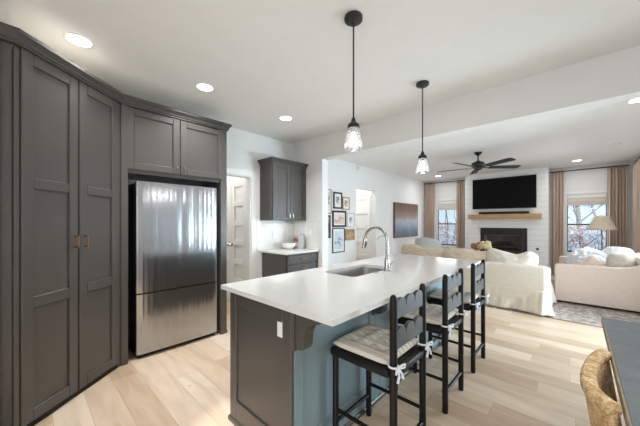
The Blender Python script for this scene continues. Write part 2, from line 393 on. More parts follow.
def tag(o, label=None, cat=None, group=None, kind=None):
    if label: o['label'] = label
    if cat: o['category'] = cat
    if group: o['group'] = group
    if kind: o['kind'] = kind
    return o
def thing(name, label, cat, loc, group=None):
    o = bpy.data.objects.new(name, None); o.empty_display_size = 0.05; COL.objects.link(o); o.location = loc
    return tag(o, label, cat, group)
def struct(o, label, cat):
    return tag(o, label, cat, None, 'structure')
def copy_tree(o, parent=None):
    c = o.copy(); COL.objects.link(c); c.parent = parent
    for ch in list(o.children): copy_tree(ch, c)
    return c
def dup(o, loc, label, group=None):
    c = copy_tree(o); c.location = loc; c['label'] = label
    if group: c['group'] = group
    return c
def sweep(mb, path, prof, closed=False):
    """profile (out, z) swept along an xy path, mitred; out is to the walker's other side (+90 deg turned clockwise)"""
    P = [Vector((p[0], p[1])) for p in path]; n = len(P); vs = []; fs = []; K = len(prof)
    for i in range(n):
        d0 = (P[i] - P[i - 1]).normalized() if i > 0 else None
        d1 = (P[i + 1] - P[i]).normalized() if i < n - 1 else None
        if d0 is None: d0 = d1
        if d1 is None: d1 = d0
        n0 = Vector((d0.y, -d0.x)); n1 = Vector((d1.y, -d1.x)); m = (n0 + n1); m = m / max(0.2, m.dot(n0))
        for (o_, z) in prof: vs.append((P[i].x + m.x * o_, P[i].y + m.y * o_, z))
    for i in range(n - 1):
        for k in range(K):
            a = i * K + k; b = i * K + (k + 1) % K; fs.append((a, b, b + K, a + K))
    fs.append(tuple(range(K))); fs.append(tuple((n - 1) * K + k for k in range(K)))
    return mb.add(vs, fs)
def rrect(x0, x1, y0, y1, r, n=5):
    out = []
    for cx, cy, a0 in ((x1 - r, y1 - r, 0), (x0 + r, y1 - r, 90), (x0 + r, y0 + r, 180), (x1 - r, y0 + r, 270)):
        for i in range(n + 1):
            a = R(a0 + 90 * i / n); out.append((cx + r * math.cos(a), cy + r * math.sin(a)))
    return out
def shaker(mb, o, u, nrm, wd, z0, z1, rails=None, stile=0.075, th=0.022, rec=0.014):
    """shaker door: o = corner at z 0, u = along width, nrm = outward; rails = list of (za, zb) cross rails incl. top and bottom"""
    o, u, nrm = Vector(o), Vector(u).normalized(), Vector(nrm).normalized(); Z = Vector((0, 0, 1))
    def b(a0, a1, b0, b1, t0, t1, bev=0.0045):
        mb.obox(o + u * (a0 + a1) / 2 + Z * (b0 + b1) / 2 + nrm * (t0 + t1) / 2, u * (a1 - a0), nrm * (t1 - t0), Z * (b1 - b0), bev)
    b(0.01, wd - 0.01, z0 + 0.01, z1 - 0.01, 0, th - rec, 0)
    b(0, stile, z0, z1, 0, th); b(wd - stile, wd, z0, z1, 0, th)
    for za, zb in (rails or [(z0, z0 + stile), (z1 - stile, z1)]): b(stile - 0.002, wd - stile + 0.002, za, zb, 0, th - 0.0005)
    return mb
def wall_x(name, x0, x1, y0, y1, z1, holes, label):
    """wall slab lying along Y, thickness x0..x1, holes = (ya, yb, za, zb)"""
    mb = MB(); ys = sorted({y0, y1, *[h[0] for h in holes], *[h[1] for h in holes]})
    for a, b in zip(ys[:-1], ys[1:]):
        hs = [h for h in holes if h[0] <= a + 1e-6 and h[1] >= b - 1e-6]
        if not hs: mb.box(x0, x1, a, b, 0, z1)
        for h in hs:
            if h[2] > 0.001: mb.box(x0, x1, a, b, 0, h[2])
            if h[3] < z1 - 0.001: mb.box(x0, x1, a, b, h[3], z1)
    return struct(mb.build(name, 'wall'), label, 'wall')
def wall_y(name, y0, y1, x0, x1, z1, holes, label, material='wall'):
    mb = MB(); xs = sorted({x0, x1, *[h[0] for h in holes], *[h[1] for h in holes]})
    for a, b in zip(xs[:-1], xs[1:]):
        hs = [h for h in holes if h[0] <= a + 1e-6 and h[1] >= b - 1e-6]
        if not hs: mb.box(a, b, y0, y1, 0, z1)
        for h in hs:
            if h[2] > 0.001: mb.box(a, b, y0, y1, 0, h[2])
            if h[3] < z1 - 0.001: mb.box(a, b, y0, y1, h[3], z1)
    return struct(mb.build(name, material), label, 'wall')

# ------------------------------------------------------------------ setting
mb = MB(); mb.box(-5.2, 1.72, -1.77, 9.52, -0.1, 0); struct(mb.build('floor', 'floor'), 'pale oak plank floor', 'floor')
mb = MB(); mb.box(-5.2, 1.72, -1.77, 9.52, 2.74, 2.84); struct(mb.build('ceiling', 'ceiling'), 'flat off-white ceiling over kitchen and living room', 'ceiling')
wall_x('wall_kitchen_left', -3.81, -3.69, -1.77, 3.41, 2.74, [(1.76, 2.39, 0, 2.06)], 'pale grey wall behind the refrigerator and corner cabinets')
mb = MB(); mb.box(-3.69, -3.0, 3.27, 3.41, 0, 2.74); struct(mb.build('wall_partition', 'wall'), 'short return wall beside the small cabinets', 'wall')
mb = MB(); mb.box(-3.0, 1.6, 3.27, 3.41, 2.375, 2.74); struct(mb.build('wall_header', 'wall'), 'dropped header across the ceiling between kitchen and living room', 'wall')
wall_x('wall_living_left', -3.97, -3.85, 3.41, 9.52, 2.74, [(5.39, 6.27, 0, 2.17)], 'pale grey living room wall with gallery of frames')
wall_y('wall_far', 9.4, 9.52, -3.85, 1.15, 2.74, [(-3.43, -2.80, 0.58, 2.05), (-0.21, 0.53, 0.58, 2.05)], 'far living room wall with two windows')
wall_x('wall_living_right', 1.03, 1.15, 5.75, 9.4, 2.74, [(5.95, 8.05, 0.5, 2.15)], 'living room side wall behind the second sofa')
mb = MB(); mb.box(1.15, 1.6, 5.75, 5.87, 0, 2.74); struct(mb.build('wall_dining_end', 'wall'), 'wall at the end of the dining area', 'wall')
wall_x('wall_dining_right', 1.6, 1.72, -1.77, 5.87, 2.74, [(1.95, 2.09, 0.1, 2.2), (2.42, 2.52, 0.1, 2.2), (2.68, 2.74, 0.1, 2.2), (4.35, 5.65, 0.02, 2.2)], 'dining side wall with unseen openings added for daylight')  # unseen openings added: wide one for daylight, slits to streak the fridge reflection
wall_y('wall_rear', -1.77, -1.65, -3.69, 1.6, 2.74, [(-0.8, 1.4, 0.7, 2.2)], 'wall behind the viewer with a wide opening added for daylight')  # opening behind the camera added only to let light in
# hall behind the kitchen doorway, and hall behind the living room doorway
mb = MB(); mb.box(-5.2, -3.81, 2.45, 2.55, 0, 2.74); mb.box(-5.2, -5.1, 1.3, 2.45, 0, 2.74); mb.box(-5.2, -3.81, 1.2, 1.3, 0, 2.74)
struct(mb.build('wall_hall', 'wall'), 'walls of the small hall beyond the kitchen doorway', 'wall')
mb = MB(); mb.box(-5.2, -3.97, 6.27, 6.37, 0, 2.74); mb.box(-5.2, -5.1, 5.1, 6.27, 0, 2.74); mb.box(-5.2, -3.97, 5.0, 5.1, 0, 2.74)
struct(mb.build('wall_passage', 'wall'), 'walls of the passage beyond the living room doorway', 'wall')
# shiplap chimney breast around the firebox
wall_y('wall_fireplace', 9.0, 9.06, -2.46, -0.535, 2.74, [(-1.95, -1.05, 0.3, 1.02)], 'white shiplap chimney breast', 'shiplap')
mb = MB(); mb.box(-2.46, -2.40, 9.06, 9.4, 0, 2.74); mb.box(-0.595, -0.535, 9.06, 9.4, 0, 2.74)
struct(mb.build('wall_fireplace_sides', 'shiplap'), 'side returns of the shiplap chimney breast', 'wall')

def baseboard(name, boxes, label):
    mb = MB()
    for b in boxes: mb.box(*b, 0, 0.13, 0.004)
    struct(mb.build(name, 'trim'), label, 'baseboard')
baseboard('baseboard_far', [(-3.835, -2.46, 9.385, 9.4), (-0.535, 1.03, 9.385, 9.4)], 'white baseboard on the far wall')
baseboard('baseboard_living_left', [(-3.85, -3.835, 3.41, 5.39), (-3.85, -3.835, 6.27, 9.385)], 'white baseboard on the gallery wall')
baseboard('baseboard_partition', [(-3.0, -2.985, 3.27, 3.41)], 'white baseboard on the end of the return wall')
baseboard('baseboard_hall', [(-3.83, -3.81, 2.43, 2.45)], 'white baseboard in the hall')

# door casing on the kitchen wall
mb = MB(); mb.box(-3.69, -3.672, 2.39, 2.475, 0, 2.145, 0.003); mb.box(-3.69, -3.672, 1.71, 2.39, 2.06, 2.145, 0.003)
mb.box(-3.81, -3.69, 2.375, 2.39, 0, 2.06); mb.box(-3.81, -3.69, 1.76, 2.375, 2.045, 2.06)
struct(mb.build('trim_1', 'trim'), 'white casing around the kitchen doorway', 'trim')
# casing around hall closet doors and passage door
mb = MB(); mb.box(-3.865, -3.815, 2.432, 2.45, 0, 2.115, 0.003); mb.box(-4.9, -3.865, 2.432, 2.45, 2.035, 2.115, 0.003)
struct(mb.build('trim_2', 'trim'), 'white casing above the hall closet doors', 'trim')
mb = MB(); mb.box(-4.0, -3.972, 6.25, 6.27, 0, 2.14, 0.003); mb.box(-4.85, -4.0, 6.25, 6.27, 2.055, 2.14, 0.003)
struct(mb.build('trim_3', 'trim'), 'white casing around the passage door', 'trim')

def panel_door(name, x0, x1, y, z1, n, label, knobx):
    """door facing -Y with n flat recessed panels"""
    mb = MB(); st = 0.10; rails = []; h = (z1 - 0.01); rw = 0.085; ph = (h - rw * (n + 1)) / n
    for k in range(n + 1): rails.append((0.01 + k * (ph + rw), 0.01 + k * (ph + rw) + rw))
    shaker(mb, (x0, y, 0), (1, 0, 0), (0, -1, 0), x1 - x0, 0.01, z1, rails, st, 0.035, 0.022)
    d = struct(mb.build(name, 'trim'), label, 'door')
    k = MB(); k.lathe([(0.0, 0.055), (0.02, 0.052), (0.027, 0.04), (0.022, 0.027), (0.01, 0.022), (0.01, 0.006), (0.026, 0.005), (0.026, 0)], (0, 0, 0), 14)
    k.tf(Matrix.Translation((knobx, y - 0.0345, 0.975)) @ Matrix.Rotation(R(90), 4, 'X'))
    k.build('door_knob', 'chrome', d, 40)
    return d
panel_door('door_1', -4.328, -3.868, 2.449, 2.03, 6, 'white panelled closet door with its knob on the far side of the pair', -4.285)
panel_door('door_2', -4.795, -4.335, 2.449, 2.03, 6, 'white panelled closet door partly hidden by the refrigerator cabinet', -4.38)
panel_door('door_3', -4.78, -4.003, 6.269, 2.05, 5, 'white panelled door seen through the living room doorway', -4.70)

def window(name, x0, x1, z0, z1, label):
    f = MB(); y = 9.4
    # casing on the wall, jambs in the opening
    f.box(x0 - 0.05, x0, y - 0.018, y, z0, z1 + 0.06, 0.003); f.box(x1, x1 + 0.05, y - 0.018, y, z0, z1 + 0.06, 0.003); f.box(x0, x1, y - 0.018, y, z1, z1 + 0.06, 0.003)
    f.box(x0, x0 + 0.02, y, y + 0.11, z0, z1); f.box(x1 - 0.02, x1, y, y + 0.11, z0, z1); f.box(x0 + 0.02, x1 - 0.02, y, y + 0.11, z1 - 0.02, z1); f.box(x0 + 0.02, x1 - 0.02, y, y + 0.11, z0, z0 + 0.02)
    wobj = struct(f.build(name, 'trim'), label, 'window')
    s = MB(); zm = 1.30; a, b = x0 + 0.02, x1 - 0.02; ya, yb = y + 0.05, y + 0.08
    s.box(a, a + 0.014, ya, yb, z0 + 0.02, z1 - 0.02); s.box(b - 0.014, b, ya, yb, z0 + 0.02, z1 - 0.02)
    s.box(a, b, ya, yb, z0 + 0.02, z0 + 0.055); s.box(a, b, ya, yb, z1 - 0.05, z1 - 0.02); s.box(a, b, ya, yb, zm - 0.016, zm + 0.016)
    s.build('sash_frame', 'black_metal', wobj)
    for za, zb in ((z0 + 0.055, zm - 0.016), (zm + 0.016, z1 - 0.05)):
        p = MB(); p.box(a + 0.014, b - 0.014, y + 0.062, y + 0.066, za, zb); p.build('pane', 'pane', wobj)
    si = MB(); si.box(x0 - 0.06, x1 + 0.06, y - 0.045, y, z0 - 0.03, z0, 0.004); si.box(x0 - 0.04, x1 + 0.04, y - 0.016, y, z0 - 0.10, z0 - 0.03, 0.003)
    si.build('window_sill', 'trim', wobj)
window('window_1', -3.43, -2.80, 0.58, 2.05, 'tall window between the gallery wall and the chimney breast')
window('window_2', -0.21, 0.53, 0.58, 2.05, 'tall window behind the pleated lamp shade')

# crown along the tall cabinets
P1 = Vector((-3.148, 0.630)); P2 = Vector((-2.560, -0.035))
CROWN = [(-0.02, 2.472), (0.008, 2.472), (0.008, 2.484), (0.018, 2.490), (0.020, 2.506), (0.034, 2.526), (0.042, 2.534), (0.042, 2.556), (-0.02, 2.556)]
mb = MB(); sweep(mb, [(-2.560, -0.95), tuple(P2), tuple(P1), (-3.148, 1.70), (-3.688, 1.70)], CROWN)
struct(mb.build('trim_4', 'cab_edge', None, 25), 'charcoal crown moulding over the tall cabinets', 'trim')

# ------------------------------------------------------------------ tall kitchen cabinets
def knob(parent, p, nrm, m='brass'):
    k = MB(); k.lathe([(0.0, 0.028), (0.008, 0.027), (0.0125, 0.021), (0.011, 0.015), (0.005, 0.011), (0.005, 0)], (0, 0, 0), 12)
    q = Vector((0, 0, 1)).rotation_difference(Vector(nrm)).to_matrix().to_4x4()
    k.tf(Matrix.Translation(p) @ q); return k.build('knob', m, parent, 40)
def pull(parent, c, axis, nrm, L=0.10, m='brass', name='handle'):
    k = MB(); c, a, nn = Vector(c), Vector(axis).normalized(), Vector(nrm).normalized(); s = a.cross(nn)
    k.obox(c + nn * 0.030, a * L, s * 0.010, nn * 0.008, 0.002)
    for e in (-1, 1): k.obox(c + nn * 0.014 + a * e * (L / 2 - 0.006), a * 0.011, s * 0.010, nn * 0.028, 0.0015)
    return k.build(name, m, parent)

U = (P2 - P1).normalized(); N = Vector((-U.y, U.x)); U3 = Vector((U.x, U.y, 0)); N3 = Vector((N.x, N.y, 0)).normalized()
if N3.x < 0: N3 = -N3
LEN = (P2 - P1).length; KS = LEN / 0.8617; TH = 0.022
q1 = P1 - N3.xy * TH; q2 = P2 - N3.xy * TH
pan = thing('pantry_cabinet', 'tall charcoal pantry cabinet with two long doors set at an angle across the corner', 'cabinet', (-3.2, 0.0, 0))
mb = MB(); mb.prism([(q1.x, q1.y, 0), (q2.x, q2.y, 0), (-3.688, q2.y, 0), (-3.688, q1.y, 0)], (0, 0, 2.475)); mb.build('body', 'cab', pan)
O = Vector((q1.x, q1.y, 0))
mb = MB()
for a, b in ((0.0, 0.040 * KS), (0.832 * KS, LEN)): mb.obox(O + U3 * (a + b) / 2 + N3 * 0.006 + Vector((0, 0, 1.23)), U3 * (b - a), N3 * 0.012, (0, 0, 2.46), 0.002)
mb.build('face_frame', 'cab', pan)
RAILS = [(0.045, 0.125), (0.790, 0.866), (1.580, 1.650), (2.392, 2.470)]
for a, b, hx in ((0.044 * KS, 0.4295 * KS, 0.392 * KS), (0.4405 * KS, 0.828 * KS, 0.470 * KS)):
    mb = MB(); shaker(mb, O + U3 * a, U3, N3, b - a, 0.045, 2.470, RAILS, 0.072, TH)
    d = mb.build('door', 'cab', pan)
    pull(d, O + U3 * hx + N3 * TH + Vector((0, 0, 1.208)), (0, 0, 1), N3, 0.095)
mb = MB(); mb.obox(O + U3 * LEN / 2 + N3 * 0.003 + Vector((0, 0, 0.02)), U3 * (LEN - 0.01), N3 * 0.008, (0, 0, 0.04)); mb.build('toe_strip', 'dark', pan)

tall = thing('tall_cabinet', 'sliver of tall charcoal cabinet beyond the angled pantry doors', 'cabinet', (-3.1, -0.5, 0))
mb = MB(); mb.box(-3.688, -2.582, -0.95, q2.y - 0.002, 0, 2.475); mb.build('body', 'cab', tall)
mb = MB(); shaker(mb, (-2.582, -0.90, 0), (0, 1, 0), (1, 0, 0), 0.80, 0.05, 2.470, RAILS, 0.072, TH); mb.build('door', 'cab', tall)

fc = thing('refrigerator_cabinet', 'charcoal cabinet with two short doors and tall side panels framing the refrigerator', 'cabinet', (-3.4, 1.17, 0))
mb = MB(); mb.box(-3.688, -3.147, 0.622, 0.680, 0, 2.475, 0.002); mb.box(-3.688, -3.152, 1.622, 1.70, 0, 2.475, 0.002); mb.build('side_panel', 'cab', fc)
mb = MB(); mb.box(-3.688, -3.170, 0.680, 1.622, 1.835, 2.475); mb.build('body', 'cab', fc)
mb = MB(); mb.box(-3.688, -3.146, 1.615, 1.708, 0, 0.03, 0.002); mb.build('foot', 'cab', fc)
for a, b, ky in ((0.662, 1.152, 1.122), (1.158, 1.655, 1.196)):
    mb = MB(); shaker(mb, (-3.170, a, 0), (0, 1, 0), (1, 0, 0), b - a, 1.874, 2.466, None, 0.068, TH)
    d = mb.build('door', 'cab', fc); knob(d, (-3.148, ky, 1.945), (1, 0, 0), 'chrome')

M['bounce_top'] = mat('pale_bounce_board', (222, 208, 186), 0.7)  # unseen pale panels added on the cabinets to bounce light onto the ceiling
mb = MB(); mb.box(-3.685, -3.16, 0.625, 1.695, 2.476, 2.484); mb.build('bounce_panel', 'bounce_top', fc)
mb = MB(); mb.prism([(q1.x, q1.y, 2.476), (q2.x, q2.y, 2.476), (-3.685, q2.y, 2.476), (-3.685, q1.y, 2.476)], (0, 0, 0.008)); mb.build('bounce_panel', 'bounce_top', pan)
# refrigerator
fr = thing('refrigerator', 'brushed stainless bottom-freezer refrigerator in the dark cabinet niche', 'refrigerator', (-3.42, 1.167, 0))
mb = MB(); mb.box(-3.67, -3.225, 0.757, 1.577, 0.03, 1.755, 0.004); mb.build('body', 'fridge_side', fr)
def fdoor(name, z0, z1):
    mb = MB(); y0, y1 = 0.755, 1.580; n = 25
    prof = []
    for i in range(n):
        t = i / (n - 1); e = min(t, 1 - t) * (y1 - y0)
        prof.append((-3.160 + 0.004 * (1 - (2 * t - 1) ** 2) - (0.010 * (1 - e / 0.012) ** 2 if e < 0.012 else 0), y0 + (y1 - y0) * t))
    poly = [(x, y, z0) for x, y in prof] + [(-3.221, y1, z0), (-3.221, y0, z0)]
    mb.prism(poly, (0, 0, z1 - z0)); return mb.build(name, 'steel', fr, 40)
fdoor('door', 0.652, 1.765); fdoor('freezer_drawer', 0.045, 0.640)
mb = MB(); mb.box(-3.225, -3.185, 0.765, 1.57, 0.640, 0.652); mb.build('gasket', 'dark', fr)
mb = MB(); mb.box(-3.66, -3.20, 0.77, 1.565, 0.0, 0.045); mb.build('plinth', 'dark', fr)

# ------------------------------------------------------------------ small corner cabinets on the kitchen wall
wc = thing('wall_cabinet', 'small charcoal wall cabinet with two doors above the tiled counter', 'cabinet', (-3.52, 2.92, 1.38))
mb = MB(); mb.box(-3.688, -3.382, 2.555, 3.266, 1.385, 2.29); mb.build('body', 'cab', wc)
for a, b, ky in ((2.565, 2.908, 2.878), (2.914, 3.257, 2.945)):
    mb = MB(); shaker(mb, (-3.382, a, 0), (0, 1, 0), (1, 0, 0), b - a, 1.392, 2.262, None, 0.062, TH)
    d = mb.build('door', 'cab', wc); pull(d, (-3.36, ky, 1.46), (0, 0, 1), (1, 0, 0), 0.07, 'chrome')
mb = MB(); mb.obox((-3.535, 2.5535, 1.84), (0.19, 0, 0), (0, 0.004, 0), (0, 0, 0.76)); mb.build('end_panel', 'cab_edge', wc)
mb = MB(); sweep(mb, [(-3.688, 2.555), (-3.360, 2.555), (-3.360, 3.266)], [(-0.02, 2.262), (0.008, 2.262), (0.010, 2.280), (0.028, 2.300), (0.046, 2.318), (0.046, 2.334), (-0.02, 2.334)])
mb.build('crown', 'cab_edge', wc, 25)

bc = thing('base_cabinet', 'small charcoal drawer cabinet under the short white counter', 'cabinet', (-3.38, 2.92, 0))
mb = MB(); mb.box(-3.688, -3.102, 2.60, 3.266, 0.10, 0.884); mb.box(-3.688, -3.17, 2.60, 3.266, 0, 0.10); mb.build('body', 'cab', bc)
for za, zb in ((0.735, 0.865), (0.43, 0.722), (0.12, 0.417)):
    mb = MB(); shaker(mb, (-3.102, 2.612, 0), (0, 1, 0), (1, 0, 0), 0.642, za, zb, [(za, za + 0.03), (zb - 0.03, zb)], 0.03, TH, 0.004)
    d = mb.build('drawer', 'cab', bc); pull(d, (-3.08, 2.933, (za + zb) / 2 + (0.0 if zb > .8 else 0.09)), (0, 1, 0), (1, 0, 0), 0.12, 'brass')
mb = MB(); mb.box(-3.688, -3.062, 2.55, 3.268, 0.884, 0.914, 0.003); tag(mb.build('countertop', 'quartz'), 'short white countertop in the corner under the wall cabinet', 'countertop')
mb = MB(); mb.box(-3.69, -3.683, 2.50, 3.27, 0.915, 1.384); struct(mb.build('trim_5', 'tile'), 'white tile backsplash under the wall cabinet', 'trim')
mb = MB(); mb.box(-3.683, -3.05, 3.263, 3.27, 0.915, 1.384); struct(mb.build('trim_6', 'tile'), 'white tile backsplash on the return wall', 'trim')
def outlet(name, label, c, nrm, cat='outlet', wdt=0.072, h=0.118, sw=False):
    c, nn = Vector(c), Vector(nrm).normalized(); s = nn.cross(Vector((0, 0, 1)))
    t = thing(name, label, cat, c)
    mb = MB(); mb.obox(c + nn * 0.003, s * wdt, nn * 0.006, (0, 0, h), 0.002); mb.build('cover_plate', 'plastic_white', t)
    mb = MB()
    if sw: mb.obox(c + nn * 0.008, s * 0.033, nn * 0.006, (0, 0, 0.066), 0.001)
    else:
        for z in (-0.022, 0.022): mb.obox(c + nn * 0.007 + Vector((0, 0, z)), s * 0.034, nn * 0.003, (0, 0, 0.030), 0.001)
    mb.build('rocker' if sw else 'receptacle', 'trim', t)
    return t
outlet('electrical_outlet', 'white outlet on the charcoal end of the island', (-1.205, 0.9805, 0.775), (0, -1, 0))
outlet('electrical_outlet', 'white outlet on the backsplash behind the bowl', (-3.683, 2.84, 1.15), (1, 0, 0))
outlet('light_switch', 'white switch on the tiled return wall', (-3.245, 3.263, 1.175), (0, -1, 0), 'switch', sw=True)
# bowl, canister, cookbook
b_ = MB(); b_.lathe([(0.0, 0.012), (0.05, 0.014), (0.085, 0.04), (0.112, 0.082), (0.118, 0.092), (0.124, 0.092), (0.116, 0.07), (0.092, 0.03), (0.06, 0.006), (0.056, 0.0), (0.0, 0.0)], (0, 0, 0), 36)
bw = thing('bowl', 'white ceramic bowl on the short counter', 'bowl', (-3.50, 2.99, 0.914)); b_.tf(Matrix.Translation(wloc(bw))).build('vessel', 'ceramic', bw, 40)
b_ = MB(); b_.lathe([(0.119, 0.0), (0.1215, 0.004), (0.1215, 0.010), (0.116, 0.012)], (0, 0, 0.084), 36, True); b_.tf(Matrix.Translation(wloc(bw))).build('rim', 'plastic_white', bw, 40)
bk = thing('book', 'cookbook with a pink and brown photo cover leaning on the backsplash', 'book', (-3.535, 3.20, 0.914))
tl = Matrix.Translation((-3.535, 3.185, 0.9145)) @ Matrix.Rotation(R(-10), 4, 'X')
M['cover'] = art_mat('cookbook_cover', [(0.0, (120, 92, 84)), (0.3, (232, 218, 208)), (0.5, (170, 128, 116)), (0.62, (84, 64, 58)), (0.72, (206, 160, 150)), (1, (236, 222, 214))], 'Z', 0.0, 0.23, 0.5, 22)
mb = MB(); mb.obox((0, 0.012, 0.115), (0.165, 0, 0), (0, 0.022, 0), (0, 0, 0.226)); mb.tf(tl); mb.build('pages', 'paper', bk)
mb = MB(); mb.obox((0, -0.001, 0.115), (0.172, 0, 0), (0, 0.004, 0), (0, 0, 0.232)); mb.obox((0, 0.026, 0.115), (0.172, 0, 0), (0, 0.004, 0), (0, 0, 0.232)); mb.tf(tl); mb.build('cover', 'cover', bk)
cn = thing('canister', 'tall grey-white canister with a flat lid next to the cookbook', 'canister', (-3.385, 3.17, 0.914))
M['canister'] = mat('grey_stoneware', (186, 186, 190), 0.4)
mb = MB(); mb.lathe([(0.0, 0), (0.052, 0), (0.055, 0.006), (0.055, 0.215), (0.05, 0.222), (0.0, 0.222)], (0, 0, 0), 28); mb.tf(Matrix.Translation(wloc(cn))).build('body', 'canister', cn, 40)
mb = MB(); mb.lathe([(0.0, 0.222), (0.057, 0.222), (0.057, 0.24), (0.05, 0.246), (0.0, 0.246)], (0, 0, 0), 28); mb.tf(Matrix.Translation(wloc(cn))).build('lid', 'canister', cn, 40)

# ------------------------------------------------------------------ island
isl = thing('kitchen_island', 'charcoal panelled island base with bracket corbels under a white top', 'island', (-1.44, 2.2, 0))
IX0, IX1, IY0, IY1 = -1.755, -1.13, 0.992, 3.42
mb = MB(); mb.box(IX0, IX1, IY0, IY0 + 0.02, 0, 0.884); mb.box(IX0, IX1, IY1 - 0.02, IY1, 0, 0.884); mb.box(IX0, IX0 + 0.02, IY0 + 0.02, IY1 - 0.02, 0, 0.884); mb.box(IX1 - 0.02, IX1, IY0 + 0.02, IY1 - 0.02, 0, 0.884)
mb.box(IX0 + 0.02, IX1 - 0.02, IY0 + 0.02, IY1 - 0.02, 0.08, 0.10)
mb.build('body', 'cab', isl)
mb = MB(); shaker(mb, (IX0, IY0, 0), (1, 0, 0), (0, -1, 0), IX1 + 0.016 - IX0, 0.0, 0.884, [(0, 0.16), (0.80, 0.884)], 0.078, TH, 0.0105); mb.build('end_panel', 'cab', isl)
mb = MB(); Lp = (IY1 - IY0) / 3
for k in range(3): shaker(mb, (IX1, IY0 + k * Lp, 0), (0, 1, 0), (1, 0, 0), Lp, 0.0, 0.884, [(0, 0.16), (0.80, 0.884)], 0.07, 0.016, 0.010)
tag(mb.build('back_panel', 'island_back', isl), 'blue-grey panelled back with daylight put into its colour')
mb = MB(); sweep(mb, [(IX0, IY1), (IX0, IY0 - TH), (IX1 + 0.016, IY0 - TH), (IX1 + 0.016, IY1)][::-1], [(0.0, 0.0), (-0.010, 0.0), (-0.010, 0.022), (-0.006, 0.03), (0.0, 0.032)])
mb.build('base_moulding', 'cab', isl)
def corbel(yc):
    mb = MB(); x0 = -1.114
    pts = [(x0, 0.884), (-0.915, 0.884), (-0.915, 0.862)]
    for i in range(9):                                          # concave sweep
        a = R(90 * i / 8); pts.append((-0.925 - 0.10 * math.sin(a), 0.745 + 0.10 * math.cos(a) + 0.012))
    pts += [(-1.030, 0.715), (-1.040, 0.695), (-1.060, 0.688), (x0, 0.688)]
    mb.prism([(x, yc - 0.032, z) for x, z in pts], (0, 0.064, 0))
    mb.box(x0, x0 + 0.018, yc - 0.042, yc + 0.042, 0.672, 0.884, 0.002)
    mb.build('corbel', 'cab', isl, 35)
for yc in (1.015, 1.80, 2.55, 3.37): corbel(yc)
SINK = (-1.665, -1.315, 1.815, 2.475)
mb = MB(); mb.slab([(-1.855, 0.955), (-0.812, 0.955), (-0.812, 3.56), (-1.855, 3.56)], [rrect(*SINK, 0.06)], 0.8845, 0.914)
ct = mb.build('countertop', 'quartz'); tag(ct, 'long white quartz island top with a sink cut into it', 'countertop')
sk = thing('sink', 'rectangular stainless sink set into the island top', 'sink', (-1.49, 2.145, 0.70))
mb = MB(); loops = [rrect(SINK[0] - 0.012, SINK[1] + 0.012, SINK[2] - 0.012, SINK[3] + 0.012, 0.066), rrect(SINK[0] + 0.002, SINK[1] - 0.002, SINK[2] + 0.002, SINK[3] - 0.002, 0.058), rrect(SINK[0] + 0.008, SINK[1] - 0.008, SINK[2] + 0.008, SINK[3] - 0.008, 0.06), rrect(SINK[0] + 0.03, SINK[1] - 0.03, SINK[2] + 0.03, SINK[3] - 0.03, 0.05)]
zz = [0.884, 0.884, 0.715, 0.695]; n_ = len(loops[0]); vs_ = [(x, y, z) for lp, z in zip(loops, zz) for x, y in lp]; fs_ = []
for i in range(3):
    for k in range(n_): fs_.append((i * n_ + k, i * n_ + (k + 1) % n_, (i + 1) * n_ + (k + 1) % n_, (i + 1) * n_ + k))
fs_.append(tuple(3 * n_ + k for k in range(n_))); mb.add(vs_, fs_); mb.build('basin', 'sink', sk, 40)
mb = MB(); mb.lathe([(0, 0.002), (0.03, 0.002), (0.042, 0.006), (0.045, 0.001)], (-1.49, 2.145, 0.695), 20); mb.build('drain', 'chrome', sk, 40)

fa = thing('kitchen_faucet', 'tall brushed nickel gooseneck faucet with a pull-down spray head beside the sink', 'faucet', (-1.262, 2.245, 0.914))
fx, fy = -1.262, 2.245
mb = MB(); mb.lathe([(0, 0), (0.032, 0), (0.032, 0.006), (0.026, 0.012), (0.024, 0.10), (0.02, 0.115), (0.0, 0.115)], (fx, fy, 0.914), 20); mb.build('base', 'chrome', fa, 40)
mb = MB(); pts = [(fx, fy, 1.02), (fx, fy, 1.10), (fx, fy, 1.185)]
for i in range(1, 15):
    a = R(180 * i / 14 - 4 * i / 14); pts.append((fx - 0.118 + 0.118 * math.cos(a), fy, 1.185 + 0.125 * math.sin(a)))
mb.tube(pts, 0.0135, 14); mb.build('spout', 'chrome', fa, 60)
e_ = Vector(pts[-1]); mb = MB(); mb.tube([e_ + Vector((0.0005, 0, 0.012)), e_ + Vector((-0.004, 0, -0.012)), e_ + Vector((-0.010, 0, -0.05)), e_ + Vector((-0.016, 0, -0.085))], [0.0145, 0.018, 0.02, 0.021], 14); mb.build('spray_head', 'chrome', fa, 40)
mb = MB(); mb.obox(e_ + Vector((0.012, 0.0, -0.045)), (0.006, 0, 0), (0, 0.012, 0), (0.008, 0, 0.05), 0.002); mb.build('spray_button', 'black_metal', fa)
mb = MB(); mb.tube([(fx, fy + 0.02, 0.955), (fx, fy + 0.05, 0.96), (fx - 0.005, fy + 0.115, 0.985)], [0.012, 0.008, 0.006], 10); mb.build('lever', 'chrome', fa, 50)
wf = thing('water_filter_faucet', 'thin small gooseneck tap standing behind the main faucet', 'faucet', (-1.408, 2.535, 0.914))
gx, gy = -1.408, 2.535
mb = MB(); mb.lathe([(0, 0), (0.02, 0), (0.02, 0.008), (0.012, 0.014), (0.012, 0.05), (0, 0.055)], (gx, gy, 0.914), 16); mb.build('base', 'chrome', wf, 40)
mb = MB(); pts = [(gx, gy, 0.95), (gx, gy, 1.165)]
for i in range(1, 11):
    a = R(170 * i / 10); q_ = 0.056 * (1 - math.cos(a)); pts.append((gx - 0.8 * q_, gy - 0.6 * q_, 1.165 + 0.056 * math.sin(a)))
mb.tube(pts, 0.005, 10); mb.build('spout', 'chrome', wf, 60)
